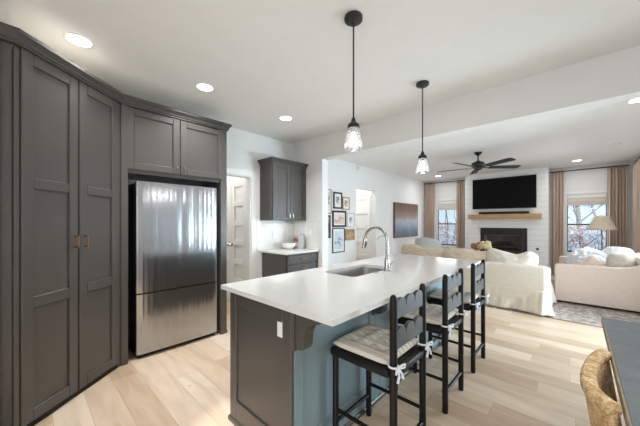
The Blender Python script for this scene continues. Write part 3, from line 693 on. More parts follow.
mb = MB(); mb.lathe([(0, 0), (0.021, 0), (0.021, 0.005), (0.016, 0.008), (0.0, 0.008)], (-1.29, 2.10, 0.914), 18); tag(mb.build('disposal_switch_button', 'sink', None, 40), 'small round metal button in the countertop beside the sink', 'button')

# ------------------------------------------------------------------ bar stools
def scallop_rail(zb, zt, y0=-0.165, y1=0.165, x=0.195, th=0.018):
    """rail whose top edge is scalloped with three heart-like notches"""
    top = []; n = 60
    for i in range(n + 1):
        t = i / n; ph = t * 3; f = ph - math.floor(ph)
        hgt = math.sqrt(max(0, 1 - (2 * f - 1) ** 2)) if 0 < t < 1 else 0
        top.append((y0 + (y1 - y0) * t, zb + (zt - zb) * (0.42 + 0.58 * hgt ** 0.65)))
    mb = MB(); K = len(top); vs = []; fs = []
    for xo in (x - th / 2, x + th / 2):
        for y, z in top: vs.append((xo, y, z))
        for y, z in top: vs.append((xo, y, zb))
    for i in range(K - 1):
        fs += [(i, i + 1, K + i + 1, K + i), (2 * K + i, 2 * K + i + 1, 3 * K + i + 1, 3 * K + i), (i, i + 1, 2 * K + i + 1, 2 * K + i), (K + i, K + i + 1, 3 * K + i + 1, 3 * K + i)]
    fs += [(0, K, 3 * K, 2 * K), (K - 1, 2 * K - 1, 4 * K - 1, 3 * K - 1)]
    return mb.add(vs, fs)
def make_stool(label):
    t = thing('bar_stool', label, 'bar stool', (0, 0, 0), 'bar stools along the island')
    for sy in (-1, 1):
        mb = MB(); mb.tube([(0.195, sy * 0.182, 0), (0.195, sy * 0.182, 0.02), (0.195, sy * 0.182, 0.955), (0.195, sy * 0.182, 0.975), (0.195, sy * 0.182, 0.985)], [0.018, 0.020, 0.020, 0.017, 0.009], 12)
        mb.build('rear_post', 'black_wood', t, 40)
        mb = MB(); mb.tube([(-0.19, sy * 0.182, 0), (-0.19, sy * 0.182, 0.02), (-0.19, sy * 0.182, 0.57)], [0.017, 0.019, 0.019], 12)
        mb.build('front_leg', 'black_wood', t, 40)
        mb = MB(); mb.tube([(-0.19, sy * 0.182, 0.225), (0.195, sy * 0.182, 0.225)], 0.0115, 10); mb.build('side_stretcher', 'black_wood', t, 50)
    for x in (-0.19, 0.195):
        mb = MB(); mb.tube([(x, -0.182, 0.145), (x, 0.182, 0.145)], 0.0125, 10); mb.build('cross_stretcher', 'black_wood', t, 50)
    mb = MB(); mb.box(-0.222, 0.175, -0.205, 0.205, 0.55, 0.598, 0.016, 3); mb.box(0.17, 0.212, -0.165, 0.165, 0.552, 0.596, 0.012, 2); mb.build('seat', 'black_wood', t, 40)
    scallop_rail(0.858, 0.958).build('top_rail', 'rail_wood', t, 45)
    scallop_rail(0.700, 0.805).build('lower_rail', 'rail_wood', t, 45)
    return t
def make_pad(label):
    t = thing('seat_cushion', label, 'cushion', (0, 0, 0), 'striped stool cushions')
    W, D, H = 0.395, 0.375, 0.056
    tuft = [(a, b) for a in (-0.5, 0, 0.5) for b in (-0.5, 0, 0.5)]
    def surf(top):
        def fn(u, v):
            a, b = 2 * u - 1, 2 * v - 1
            e = (1 - abs(a) ** 7) ** 0.5 * (1 - abs(b) ** 7) ** 0.5
            dd = sum(math.exp(-((a - p) ** 2 + (b - q) ** 2) / 0.018) for p, q in tuft)
            cr = 0.03 * (math.cos(a * PI * 4) + math.cos(b * PI * 4)) * 0.5
            z = H / 2 + (H / 2) * e * (1 + cr) - (0.034 * dd * e) if top else H / 2 - (H / 2) * e
            return Vector((b * D / 2 - 0.015, a * W / 2, z))
        return fn
    mb = MB(); mb.grid(surf(True), 37, 37); mb.grid(surf(False), 37, 37); mb.build('pad', 'stripe', t, 80)
    for sy in (-1, 1):
        mb = MB(); y = sy * 0.182; x = 0.195; z = 0.022; r = 0.0055
        ring = [(x + 0.025 * math.cos(R(k * 30)), y + 0.025 * math.sin(R(k * 30)), z) for k in range(13)]
        mb.tube(ring, r, 8, False)
        mb.tube([(x - 0.045, y * 0.93, z), (x - 0.024, y, z)], r, 8)
        kx = x + 0.027
        for s2 in (-1, 1):
            loop = [(kx, y, z), (kx + 0.012, y + s2 * 0.02, z + 0.012), (kx + 0.014, y + s2 * 0.045, z + 0.008), (kx + 0.012, y + s2 * 0.046, z - 0.010), (kx + 0.008, y + s2 * 0.02, z - 0.006), (kx, y, z)]
            mb.tube(loop, r, 8); mb.tube([(kx, y, z), (kx + 0.012, y + s2 * 0.015, z - 0.03), (kx + 0.012, y + s2 * 0.03, z - 0.062)], [r, r, r * 1.25], 8)
        mb.tube([(kx - 0.004, y, z - 0.009), (kx + 0.004, y, z + 0.009)], 0.009, 8)
        mb.build('tie', 'white_cloth', t, 60)
    return t
st = make_stool('black bar stool with scalloped back rails at the outlet end of the island'); pd = make_pad('striped tufted cushion tied on the stool at the outlet end of the island')
spots = [(-0.885, 1.475), (-0.885, 2.232), (-0.885, 2.952)]
for i, (x, y) in enumerate(spots):
    if i == 0: st.location = (x, y, 0); pd.location = (x, y, 0.5985)
    else:
        w_ = ('in the middle of the row of three along the island', 'at the end of the island by the slipcovered sofa')[i - 1]
        dup(st, (x, y, 0), 'black scalloped-back bar stool ' + w_)
        dup(pd, (x, y, 0.5985), 'striped tufted cushion tied on the stool ' + ('in the middle of the row of three', 'at the sofa end of the island')[i - 1])

# ------------------------------------------------------------------ pendants, downlights, fan
def pendant(x, y, label):
    t = thing('pendant_light', label, 'pendant light', (x, y, 2.74), 'pendants over the island')
    c = Vector((x, y, 0))
    mb = MB(); mb.lathe([(0, 2.739), (0.060, 2.739), (0.062, 2.734), (0.060, 2.716), (0.050, 2.708), (0.018, 2.706), (0.012, 2.70), (0, 2.70)], c, 28); mb.build('canopy', 'black_metal', t, 40)
    mb = MB(); mb.tube([(x, y, 2.71), (x, y, 2.03)], 0.0055, 10); mb.build('rod', 'black_metal', t, 60)
    mb = MB(); mb.lathe([(0, 2.06), (0.010, 2.06), (0.014, 2.05), (0.018, 2.034), (0.024, 2.026), (0.034, 2.020), (0.040, 2.010), (0.042, 1.992), (0.038, 1.988), (0.020, 1.986), (0.017, 1.965), (0, 1.965)], c, 24); mb.build('socket', 'black_metal', t, 40)
    mb = MB(); mb.lathe([(0.036, 1.998), (0.040, 1.99), (0.0655, 1.862), (0.0675, 1.853), (0.0645, 1.853), (0.0625, 1.863), (0.037, 1.988), (0.034, 1.996)], c, 32, True); mb.build('glass_shade', 'glass', t, 60)
    mb = MB(); mb.lathe([(0, 1.965), (0.012, 1.963), (0.013, 1.950), (0.019, 1.930), (0.023, 1.910), (0.020, 1.892), (0.010, 1.882), (0, 1.881)], c, 20); mb.build('bulb', 'bulb', t, 60)
    d = bpy.data.lights.new('pendant_lamp', 'POINT'); o = bpy.data.objects.new('pendant_lamp', d); COL.objects.link(o); o.location = (x, y, 1.80); d.energy = 4; d.shadow_soft_size = 0.05; d.color = (1, 0.97, 0.93)
pendant(-1.102, 1.512, 'black rod pendant with a clear tapered glass shade over the sink end of the island')
pendant(-1.125, 2.70, 'black rod pendant with a clear tapered glass shade over the far end of the island')
def downlight(x, y, label, power, r=0.075, spread=180):
    t = thing('recessed_light', label, 'ceiling light', (x, y, 2.74), 'recessed ceiling lights')
    mb = MB(); mb.lathe([(r + 0.018, 2.7395), (r + 0.018, 2.736), (r + 0.004, 2.732), (r, 2.734), (r, 2.7395)], (x, y, 0), 32, True); mb.build('trim_ring', 'plastic_white', t, 50)
    mb = MB(); mb.lathe([(0, 2.7355), (r, 2.7355), (r, 2.7385), (0, 2.7385)], (x, y, 0), 32); mb.build('lens', 'can_light', t)
    d = bpy.data.lights.new('downlight_lamp', 'AREA'); o = bpy.data.objects.new('downlight_lamp', d); COL.objects.link(o)
    d.shape = 'DISK'; d.size = 2 * r; d.energy = power; d.spread = R(spread); d.color = (0.95, 0.98, 1.0); o.location = (x, y, 2.73)
    return t
KP, LP = 13, 12
downlight(-2.765, 0.285, 'round recessed ceiling light above the angled pantry doors', KP * 1.3, spread=125)
downlight(-2.785, 1.262, 'round recessed ceiling light in front of the refrigerator cabinet', KP * 1.3, spread=125)
downlight(-2.83, 2.37, 'round recessed ceiling light before the small wall cabinet', KP, spread=120)
downlight(-3.04, 8.45, 'recessed ceiling light before the window by the gallery wall', LP)
downlight(-0.006, 8.46, 'recessed ceiling light before the window with the floor lamp', LP)
downlight(0.502, 4.72, 'recessed ceiling light just past the header, high above the dining table side', LP)
dl = bpy.data.lights.new('undercabinet_lamp', 'AREA'); o = bpy.data.objects.new('undercabinet_lamp', dl); COL.objects.link(o); dl.size = 0.5; dl.size_y = 0.1; dl.shape = 'RECTANGLE'; dl.energy = 0.9; o.location = (-3.5, 2.9, 1.378); o.rotation_euler = (0, 0, R(90))
for nm, lc, pw in (('hall_fill_light', (-4.4, 1.85, 2.72), 13), ('passage_fill_light', (-4.4, 5.65, 2.72), 15)):  # unseen lights added to brighten the hall and passage doors
    d = bpy.data.lights.new(nm, 'AREA'); o = bpy.data.objects.new(nm, d); COL.objects.link(o); d.shape = 'DISK'; d.size = 0.25; d.energy = pw; d.color = (1, 0.985, 0.96); o.location = lc
d = bpy.data.lights.new('dining_fill_light', 'AREA'); o = bpy.data.objects.new('dining_fill_light', d); COL.objects.link(o); d.shape = 'DISK'; d.size = 0.35; d.energy = 9; d.color = (1, 0.97, 0.92); o.location = (0.6, 1.45, 1.95)  # unseen fill light added to brighten the table and woven chair
sd = thing('smoke_detector', 'round white smoke detector on the living room ceiling', 'smoke detector', (0.5, 7.14, 2.74))
mb = MB(); mb.lathe([(0, 2.7395), (0.07, 2.7395), (0.07, 2.73), (0.062, 2.715), (0, 2.708)], (0.5, 7.14, 0), 28); mb.build('body', 'plastic_white', sd, 40)
mb = MB(); mb.lathe([(0.02, 2.712), (0.03, 2.714), (0.03, 2.708), (0.02, 2.706)], (0.5, 7.14, 0), 20, True); mb.build('test_button', 'trim', sd, 40)
ms = thing('motion_sensor', 'small white sensor high on the gallery wall under the ceiling', 'sensor', (-3.85, 5.45, 2.66))
mb = MB(); mb.box(-3.85, -3.80, 5.40, 5.48, 2.62, 2.71, 0.012, 2); mb.build('body', 'plastic_white', ms, 40)
mb = MB(); mb.lathe([(0, 0.03), (0.014, 0.026), (0.02, 0.01), (0.02, 0)], (0, 0, 0), 14); mb.tf(Matrix.Translation((-3.801, 5.44, 2.655)) @ Matrix.Rotation(R(90), 4, 'Y')).build('lens', 'trim', ms, 50)

fn = thing('ceiling_fan', 'dark five-blade ceiling fan on a short rod in the living room', 'ceiling fan', (-1.44, 6.14, 2.74))
c = Vector((-1.44, 6.14, 0))
mb = MB(); mb.lathe([(0, 2.739), (0.072, 2.739), (0.074, 2.73), (0.05, 2.70), (0.025, 2.675), (0, 2.67)], c, 28); mb.build('canopy', 'black_metal', fn, 40)
mb = MB(); mb.tube([c + Vector((0, 0, 2.68)), c + Vector((0, 0, 2.56))], 0.0135, 12); mb.build('rod', 'black_metal', fn, 60)
mb = MB(); mb.lathe([(0, 2.575), (0.03, 2.573), (0.055, 2.55), (0.10, 2.54), (0.115, 2.52), (0.115, 2.47), (0.10, 2.445), (0.075, 2.43), (0.07, 2.405), (0.045, 2.39), (0, 2.388)], c, 32); mb.build('motor', 'black_metal', fn, 40)
for k in range(5):
    a = R(38 + 72 * k); ux = Vector((math.cos(a), math.sin(a), 0)); uy = Vector((-math.sin(a), math.cos(a), 0)); tilt = R(-12)
    uy2 = uy * math.cos(tilt) + Vector((0, 0, 1)) * math.sin(tilt); nz_ = ux.cross(uy2)
    mb = MB(); mb.obox(c + Vector((0, 0, 2.435)) + ux * 0.155, ux * 0.15, uy2 * 0.045, nz_ * 0.008, 0.003); br_ = None
    o1 = []
    for i, (r_, wd) in enumerate([(0.20, 0.05), (0.23, 0.062), (0.45, 0.068), (0.72, 0.074), (0.76, 0.066), (0.775, 0.045)]): o1.append((r_, wd))
    P = [c + Vector((0, 0, 2.435)) + ux * r_ + uy2 * wd for r_, wd in o1] + [c + Vector((0, 0, 2.435)) + ux * r_ - uy2 * wd for r_, wd in reversed(o1)]
    b2 = MB(); b2.prism([p + nz_ * 0.005 for p in P], nz_ * 0.008)
    bl = b2.build('blade', 'fan', fn); mb.build('blade_bracket', 'black_metal', bl)

# ------------------------------------------------------------------ gallery wall, painting
def picture(y0, y1, z0, z1, fw, fmat, artm, matw, label, cat='framed picture'):
    t = thing('picture_frame', label, cat, (-3.85, (y0 + y1) / 2, (z0 + z1) / 2), 'gallery wall frames')
    x = -3.849; mb = MB(); d = 0.022
    mb.box(x, x + d, y0, y0 + fw, z0, z1, 0.002); mb.box(x, x + d, y1 - fw, y1, z0, z1, 0.002); mb.box(x, x + d, y0 + fw, y1 - fw, z0, z0 + fw, 0.002); mb.box(x, x + d, y0 + fw, y1 - fw, z1 - fw, z1, 0.002)
    mb.build('frame', fmat, t)
    mb = MB(); mb.box(x + 0.002, x + 0.010, y0 + fw, y1 - fw, z0 + fw, z1 - fw); mb.build('mat_board', 'paper', t)
    i = fw + matw
    mb = MB(); mb.box(x + 0.0095, x + 0.0115, y0 + i, y1 - i, z0 + i, z1 - i); mb.build('print', artm, t)
    return t
M['frame_black'] = mat('black_frame', (36, 32, 30), 0.4); M['frame_tan'] = mat('light_wood_frame', (176, 150, 118), 0.5, var=0.15, stretch=(1, 6, 1)); M['frame_grey'] = mat('pale_grey_frame', (206, 204, 200), 0.5); M['frame_brown'] = mat('brown_frame', (70, 48, 42), 0.4, var=0.15)
M['frame_slate'] = mat('slate_frame', (72, 74, 76), 0.4)
def amat(nm, stops, ns, hz): M[nm] = art_mat(nm, stops, 'Z', -hz, hz, 1.6, ns); return nm
picture(4.31, 4.475, 1.535, 2.055, 0.022, 'frame_tan', amat('print_a', [(0, (226, 220, 208)), (0.45, (220, 212, 198)), (0.55, (150, 138, 120)), (1, (230, 226, 216))], 6, 0.26), 0.03, 'narrow tan-framed picture, topmost at the opening edge of the gallery wall')
picture(4.54, 4.835, 1.65, 2.012, 0.034, 'frame_black', amat('print_b', [(0, (214, 214, 204)), (0.48, (190, 194, 184)), (0.56, (88, 96, 92)), (1, (216, 214, 204))], 8, 0.12), 0.06, 'small black-framed botanical print in the top row of the gallery wall')
picture(4.855, 5.11, 1.635, 1.925, 0.026, 'frame_tan', amat('print_c', [(0, (222, 206, 182)), (0.5, (214, 190, 160)), (0.58, (150, 110, 84)), (1, (226, 212, 190))], 9, 0.1), 0.045, 'small tan-framed print in the top row of the gallery wall')
picture(4.31, 4.442, 1.02, 1.505, 0.035, 'frame_brown', amat('print_d', [(0, (176, 150, 136)), (0.5, (120, 90, 80)), (1, (190, 170, 156))], 5, 0.2), 0.0, 'narrow dark brown framed picture below the tan one at the opening edge')
picture(4.505, 4.98, 1.25, 1.608, 0.040, 'frame_black', amat('print_e', [(0, (226, 200, 186)), (0.42, (222, 190, 174)), (0.52, (170, 120, 104)), (0.6, (226, 206, 196)), (1, (232, 220, 212))], 4, 0.12), 0.03, 'wide black-framed pinkish landscape print in the middle of the gallery wall')
picture(5.02, 5.305, 1.243, 1.566, 0.018, 'frame_grey', amat('print_f', [(0, (220, 222, 224)), (0.45, (206, 208, 214)), (0.55, (96, 100, 116)), (1, (226, 226, 226))], 10, 0.1), 0.07, 'pale framed print with a small dark figure beside the wide black frame')
picture(4.505, 4.925, 0.69, 1.23, 0.022, 'frame_slate', amat('print_g', [(0, (206, 216, 222)), (0.4, (196, 208, 216)), (0.5, (92, 124, 150)), (0.58, (190, 204, 214)), (1, (216, 222, 224))], 5, 0.2), 0.045, 'tall slate-framed blue abstract print at the bottom of the gallery wall')
picture(4.955, 5.305, 0.94, 1.20, 0.030, 'frame_tan', amat('print_h', [(0, (170, 136, 104)), (0.5, (196, 166, 130)), (1, (160, 126, 96))], 6, 0.1), 0.0, 'small tan and brown picture under the pale framed print')
M['canvas_art'] = art_mat('canvas_art', [(0.0, (84, 92, 102)), (0.16, (104, 116, 128)), (0.34, (142, 158, 172)), (0.48, (168, 174, 180)), (0.62, (150, 128, 116)), (0.8, (124, 96, 84)), (1, (112, 84, 72))], 'Z', -0.51, 0.51, 0.22, 3)
M['canvas_edge'] = mat('walnut_canvas_edge', (98, 66, 50), 0.5, var=0.15)
pt = thing('painting', 'large unglazed canvas painting fading from brown to misty blue on the gallery wall', 'painting', (-3.85, 7.97, 1.415))
mb = MB(); mb.box(-3.849, -3.80, 7.19, 8.755, 0.905, 1.925); mb.build('float_frame', 'canvas_edge', pt)
mb = MB(); mb.box(-3.805, -3.797, 7.215, 8.73, 0.93, 1.90); mb.build('canvas', 'canvas_art', pt)

# ------------------------------------------------------------------ fireplace wall
fp = thing('fireplace', 'black metal fireplace insert with logs set in the shiplap', 'fireplace', (-1.5, 9.0, 0.3))
mb = MB(); xa, xb, za, zb = -2.045, -0.96, 0.22, 1.197; ia, ib, ja, jb = -1.945, -1.055, 0.305, 1.005
mb.box(xa, ia, 8.972, 9.0, za, zb, 0.003); mb.box(ib, xb, 8.972, 9.0, za, zb, 0.003); mb.box(ia, ib, 8.972, 9.0, jb, zb, 0.003); mb.box(ia, ib, 8.972, 9.0, za, ja, 0.003); mb.build('surround', 'black_metal', fp)
mb = MB(); mb.box(-1.945, -1.925, 9.0, 9.36, 0.305, 1.01); mb.box(-1.075, -1.055, 9.0, 9.36, 0.305, 1.01); mb.box(-1.925, -1.075, 9.34, 9.36, 0.305, 1.01); mb.box(-1.925, -1.075, 9.0, 9.34, 0.99, 1.01); mb.box(-1.925, -1.075, 9.0, 9.34, 0.305, 0.325); mb.build('firebox', 'firebrick', fp)
for p, q, r in (((-1.80, 9.10, 0.66), (-1.2, 9.12, 0.67), 0.05), ((-1.75, 9.22, 0.665), (-1.25, 9.25, 0.68), 0.055), ((-1.72, 9.08, 0.75), (-1.42, 9.22, 0.79), 0.042), ((-1.3, 9.08, 0.75), (-1.5, 9.24, 0.80), 0.04)):
    mb = MB(); mb.tube([p, (Vector(p) * 0.6 + Vector(q) * 0.4) + Vector((0, 0, 0.01)), q], [r, r * 1.08, r * 0.9], 10); mb.build('log', 'log', fp, 50)
mb = MB()
for k in range(7): mb.box(-1.80 + k * 0.1, -1.785 + k * 0.1, 9.06, 9.30, 0.595, 0.612)
mb.box(-1.85, -1.15, 9.06, 9.075, 0.58, 0.60); mb.box(-1.85, -1.15, 9.285, 9.30, 0.58, 0.60)
for x in (-1.8, -1.2):
    for y in (9.067, 9.292): mb.box(x - 0.008, x + 0.008, y - 0.008, y + 0.008, 0.325, 0.59)
mb.build('grate', 'black_metal', fp)
mn = MB(); mn.box(-2.315, -0.655, 8.77, 9.0, 1.452, 1.572, 0.006); tag(mn.build('mantel_shelf', 'oak'), 'thick natural oak mantel beam under the television', 'mantel')
sb = thing('soundbar', 'long black soundbar lying on the oak mantel', 'soundbar', (-1.48, 8.86, 1.572))
mb = MB(); mb.box(-2.05, -0.90, 8.80, 8.90, 1.578, 1.642, 0.012, 3); mb.build('body', 'black_metal', sb, 40)
mb = MB(); mb.box(-2.03, -0.92, 8.797, 8.801, 1.588, 1.632); mb.build('grille', 'dark', sb)
mb = MB(); mb.box(-1.95, -1.85, 8.82, 8.88, 1.572, 1.579); mb.box(-1.1, -1.0, 8.82, 8.88, 1.572, 1.579); mb.build('foot', 'dark', sb)
tv = thing('television', 'large flat black television mounted on the shiplap above the mantel', 'television', (-1.5, 8.95, 2.15))
mb = MB(); mb.box(-2.235, -0.765, 8.915, 8.955, 1.728, 2.578, 0.004); mb.build('body', 'black_metal', tv)
mb = MB(); mb.box(-2.225, -0.775, 8.911, 8.916, 1.742, 2.568); mb.build('screen', 'tv', tv)
mb = MB(); mb.box(-1.75, -1.25, 8.955, 9.0, 1.95, 2.35); mb.build('wall_bracket', 'dark', tv)
vk = MB(); vk.lathe([(0, 0.018), (0.012, 0.018), (0.012, 0.006), (0.032, 0.004), (0.032, 0)], (0, 0, 0), 18); vk.tf(Matrix.Translation((-0.75, 9.0, 0.665)) @ Matrix.Rotation(R(90), 4, 'X')); tag(vk.build('gas_valve_key', 'black_metal', None, 40), 'small round black gas valve on the shiplap beside the firebox', 'valve')

# ------------------------------------------------------------------ curtains, rods, window shades
def rod(name, p, q, label, fin=True):
    t = thing('curtain_rod', label, 'curtain rod', ((p[0] + q[0]) / 2, (p[1] + q[1]) / 2, p[2]))
    mb = MB(); mb.tube([p, q], 0.0125, 12); mb.build('pole', 'black_metal', t, 60)
    P, Q = Vector(p), Vector(q); d = (Q - P).normalized()
    for e, s in ((P, -1), (Q, 1)):
        mb = MB(); mb.tube([e + d * s * x for x in (-0.002, 0.008, 0.016, 0.024)], [0.017, 0.02, 0.018, 0.008], 12); mb.build('finial', 'black_metal', t, 50)
    return t
def bracket(t, p, wall):
    mb = MB(); mb.bar(p, wall, 0.016, 0.016); mb.build('bracket', 'black_metal', t)
r1 = rod('r', (-3.815, 9.31, 2.655), (-2.52, 9.31, 2.655), 'thin black curtain rod over the window by the gallery wall')
bracket(r1, (-3.77, 9.31, 2.655), (-3.77, 9.4, 2.655)); bracket(r1, (-2.60, 9.31, 2.655), (-2.60, 9.4, 2.655))
r2 = rod('r', (-0.50, 9.31, 2.645), (0.84, 9.31, 2.645), 'thin black curtain rod over the window with the floor lamp')
bracket(r2, (-0.44, 9.31, 2.645), (-0.44, 9.4, 2.645)); bracket(r2, (0.80, 9.31, 2.645), (0.80, 9.4, 2.645))
r3 = rod('r', (0.93, 6.0, 2.645), (0.93, 9.14, 2.645), 'black curtain rod along the side wall behind the second sofa')
bracket(r3, (0.93, 6.1, 2.645), (1.03, 6.1, 2.645)); bracket(r3, (0.93, 9.05, 2.645), (1.03, 9.05, 2.645))
def curtain(p, q, z0, z1, label, folds, amp=0.038):
    P, Q = Vector((*p, 0)), Vector((*q, 0)); d = Q - P; nn = Vector((-d.y, d.x, 0)).normalized(); seed = random.random() * 9
    def fn(u, v):
        z = z0 + (z1 - z0) * v; top = max(0, (v - 0.96) / 0.04)
        ph = u * folds * 2 * PI + 0.5 * math.sin(u * 9 + seed)
        a = amp * (0.85 + 0.25 * math.sin(seed + u * 13)) * (1 - 0.45 * top)
        s = math.sin(ph) + 0.25 * math.sin(2 * ph + 1.3 + (1 - v) * 0.8)
        uu = u + 0.012 * math.sin(v * 5 + u * 20 + seed)
        return P + d * uu + nn * (a * s) + Vector((0, 0, z))
    t = thing('curtain', label, 'curtain', ((p[0] + q[0]) / 2, (p[1] + q[1]) / 2, 0), 'taupe curtains')
    mb = MB(); mb.grid(fn, int(folds * 14), 26); mb.build('panel', 'curtain', t, 80, solid=0.004)
    n = int(folds)
    for k in range(n):
        e = P + d * ((k + 0.5) / n); mb = MB()
        ax = d.normalized()
        pts = [Vector((e.x, e.y, 2.645 + (0.01 if q[0] < -2 else 0))) + nn * 0.02 * math.cos(R(a)) + Vector((0, 0, 0.02 * math.sin(R(a)))) for a in range(0, 361, 30)]
        mb.tube(pts, 0.003, 6, False); mb.build('ring', 'black_metal', t, 60)
    return t
curtain((-3.80, 9.31), (-3.46, 9.31), 0.01, 2.635, 'taupe curtain panel hanging in the corner by the gallery wall', 5)
curtain((-2.80, 9.31), (-2.55, 9.31), 0.01, 2.635, 'taupe curtain panel between the gallery-side window and the chimney breast', 4)
curtain((-0.485, 9.31), (-0.245, 9.31), 0.01, 2.625, 'taupe curtain panel between the chimney breast and the lamp-side window', 4)
curtain((0.52, 9.31), (0.835, 9.31), 0.01, 2.625, 'taupe curtain panel in the corner behind the floor lamp', 6)
curtain((0.93, 9.10), (0.93, 8.10), 0.01, 2.625, 'wide taupe curtain panel on the side wall, next to the corner curtain behind the lamp', 9, 0.045)
def roman(x0, x1, z0, z1, label):
    t = thing('roman_shade', label, 'window shade', ((x0 + x1) / 2, 9.43, z1))
    mb = MB(); mb.box(x0, x1, 9.412, 9.418, z0, z1)
    for k in range(3): mb.box(x0, x1, 9.405, 9.412, z0 + 0.012 + k * 0.035, z0 + 0.04 + k * 0.035, 0.003)
    mb.build('shade_cloth', 'roman', t)
    mb = MB(); mb.box(x0, x1, 9.402, 9.43, z1 - 0.07, z1, 0.004); mb.build('valance', 'trim', t)
roman(-3.405, -2.825, 1.755, 2.028, 'short cream woven shade in the window by the gallery wall')
roman(-0.185, 0.505, 1.775, 2.028, 'short cream woven shade in the window behind the lamp')

# ------------------------------------------------------------------ rug, sofas, cushions
mb = MB(); mb.box(-2.7, 0.85, 5.07, 8.5, 0.0, 0.010); tag(mb.build('area_rug', 'rug'), 'large faded brown and mauve patterned rug under both sofas', 'rug')
def pillow(name, label, c, sx_, sy_, sz_, rot, material, group=None, cat='cushion', lump=0.0, pw=3.2, seed=0, rn=7, sag=0.0):
    mb = MB()
    mt = Matrix.Translation(c) @ rot
    def side(sg):
        def fn(u, v):
            a, b = 2 * u - 1, 2 * v - 1
            e = max(0, 1 - abs(a) ** pw) ** 0.55 * max(0, 1 - abs(b) ** pw) ** 0.55
            pin = 1 - 0.05 * (1 - abs(a)) * abs(b) - 0.05 * (1 - abs(b)) * abs(a)
            nn = lump * mnoise.noise(Vector((a * 1.9 + seed, b * 1.9, sg))) + lump * 0.5 * mnoise.noise(Vector((a * 5 + seed, b * 5, sg * 2)))
            m = max(abs(a), abs(b), 1e-6); rr = m / (abs(a) ** rn + abs(b) ** rn) ** (1 / rn) if m > 1e-5 else 1
            dy = sag * mnoise.noise(Vector((a * 1.6 + seed * 2, 0, 0.5))) * max(0, b)
            return Vector((a * sx_ / 2 * pin * rr, b * sy_ / 2 * pin * rr + dy, sg * sz_ / 2 * e * (1 + nn)))
        return fn
    mb.grid(side(1), 29, 29); mb.grid(side(-1), 29, 29); mb.tf(mt)
    t = thing(name, label, cat, c, group)
    mb.build('cover', material, t, 80)
    return t
def softbox(mb, x0, x1, y0, y1, z0, z1, b=0.04): return mb.box(x0, x1, y0, y1, z0, z1, b, 4)
s1 = thing('sofa', 'cream slipcovered sofa with a pleated skirt, its back to the island', 'sofa', (-1.5, 5.6, 0.01))
SX0, SX1, SY0, SY1 = -2.75, -0.325, 5.12, 6.08
mb = MB(); softbox(mb, SX0, SX1, SY0, SY0 + 0.20, 0.28, 0.705); mb.build('back', 'linen', s1, 60)
for x in (SX0, SX1 - 0.19):
    mb = MB(); softbox(mb, x, x + 0.19, SY0 + 0.15, SY1, 0.28, 0.60); mb.build('arm', 'linen', s1, 60)
mb = MB(); softbox(mb, SX0 + 0.19, SX1 - 0.19, SY0 + 0.20, SY1 - 0.02, 0.20, 0.36, 0.02); mb.build('seat_base', 'linen', s1, 60)
for k in range(3):
    L3 = (SX1 - SX0 - 0.38) / 3; mb = MB(); softbox(mb, SX0 + 0.19 + k * L3 + 0.004, SX0 + 0.19 + (k + 1) * L3 - 0.004, SY0 + 0.21, SY1 + 0.01, 0.36, 0.465, 0.04); mb.build('seat_cushion', 'linen', s1, 60)
# skirt: closed loop hanging from the frame, flared and folded
def skirt(par, x0, x1, y0, y1, zt, zb, material, flare, waves, name='skirt'):
    base = rrect(x0, x1, y0, y1, 0.04, 4); pts = []
    n = len(base)
    per = 0; samp = []
    for i in range(n):
        a = Vector(base[i]); b = Vector(base[(i + 1) % n]); L = (b - a).length; m = max(1, int(L / 0.02))
        for k in range(m): samp.append((a + (b - a) * k / m, per + L * k / m))
        per += L
    N_ = len(samp); cx, cy = (x0 + x1) / 2, (y0 + y1) / 2
    def fn(u, v):
        i = int(round(u * N_)) % N_; p, s = samp[i]; pa = samp[i - 1][0]; pb = samp[(i + 1) % N_][0]; d = (pb - pa).normalized(); nn = Vector((d.y, -d.x))
        corner = min((Vector((cx_, cy_)) - p).length for cx_ in (x0, x1) for cy_ in (y0, y1))
        cf = math.exp(-(corner / 0.12) ** 2)
        wv = mnoise.noise(Vector((s * 6.5, 0.3, 1.7 + v * 0.6))) * 0.022 + mnoise.noise(Vector((s * 15, 0.9, v * 2.2))) * 0.018 + cf * 0.014 * math.sin(s * 90)
        k = (1 - v); off = 0.004 + k * (flare + wv * waves) + k * cf * 0.045
        return Vector((p.x + nn.x * off, p.y + nn.y * off, zb + (zt - zb) * v + 0.0))
    mb = MB(); mb.grid(fn, N_, 12, cu=True); return mb.build(name, material, par, 80, solid=0.006)
skirt(s1, SX0, SX1, SY0, SY1, 0.36, 0.025, 'linen', 0.022, 1.6)
rt = lambda x, y, z: (Matrix.Rotation(R(z), 4, 'Z') @ Matrix.Rotation(R(y), 4, 'Y') @ Matrix.Rotation(R(x), 4, 'X'))
G = 'loose back cushions of the slipcovered sofa'
pillow('sofa_cushion', 'tan linen back cushion at the gallery-wall end of the slipcovered sofa', (-2.27, 5.45, 0.67), 0.96, 0.44, 0.24, rt(76, 5, 0), 'linen_tan', G, lump=0.22, seed=2, rn=5, sag=0.06)
pillow('sofa_cushion', 'tan linen back cushion in the middle of the slipcovered sofa', (-1.50, 5.45, 0.655), 0.80, 0.44, 0.24, rt(76, 4, 0), 'linen_tan', G, lump=0.22, seed=5, rn=5, sag=0.06)
pillow('sofa_cushion', 'cream linen back cushion before the firebox on the slipcovered sofa', (-0.80, 5.45, 0.675), 0.74, 0.46, 0.24, rt(76, 0, 0), 'linen', G, lump=0.22, seed=9, rn=5, sag=0.08)

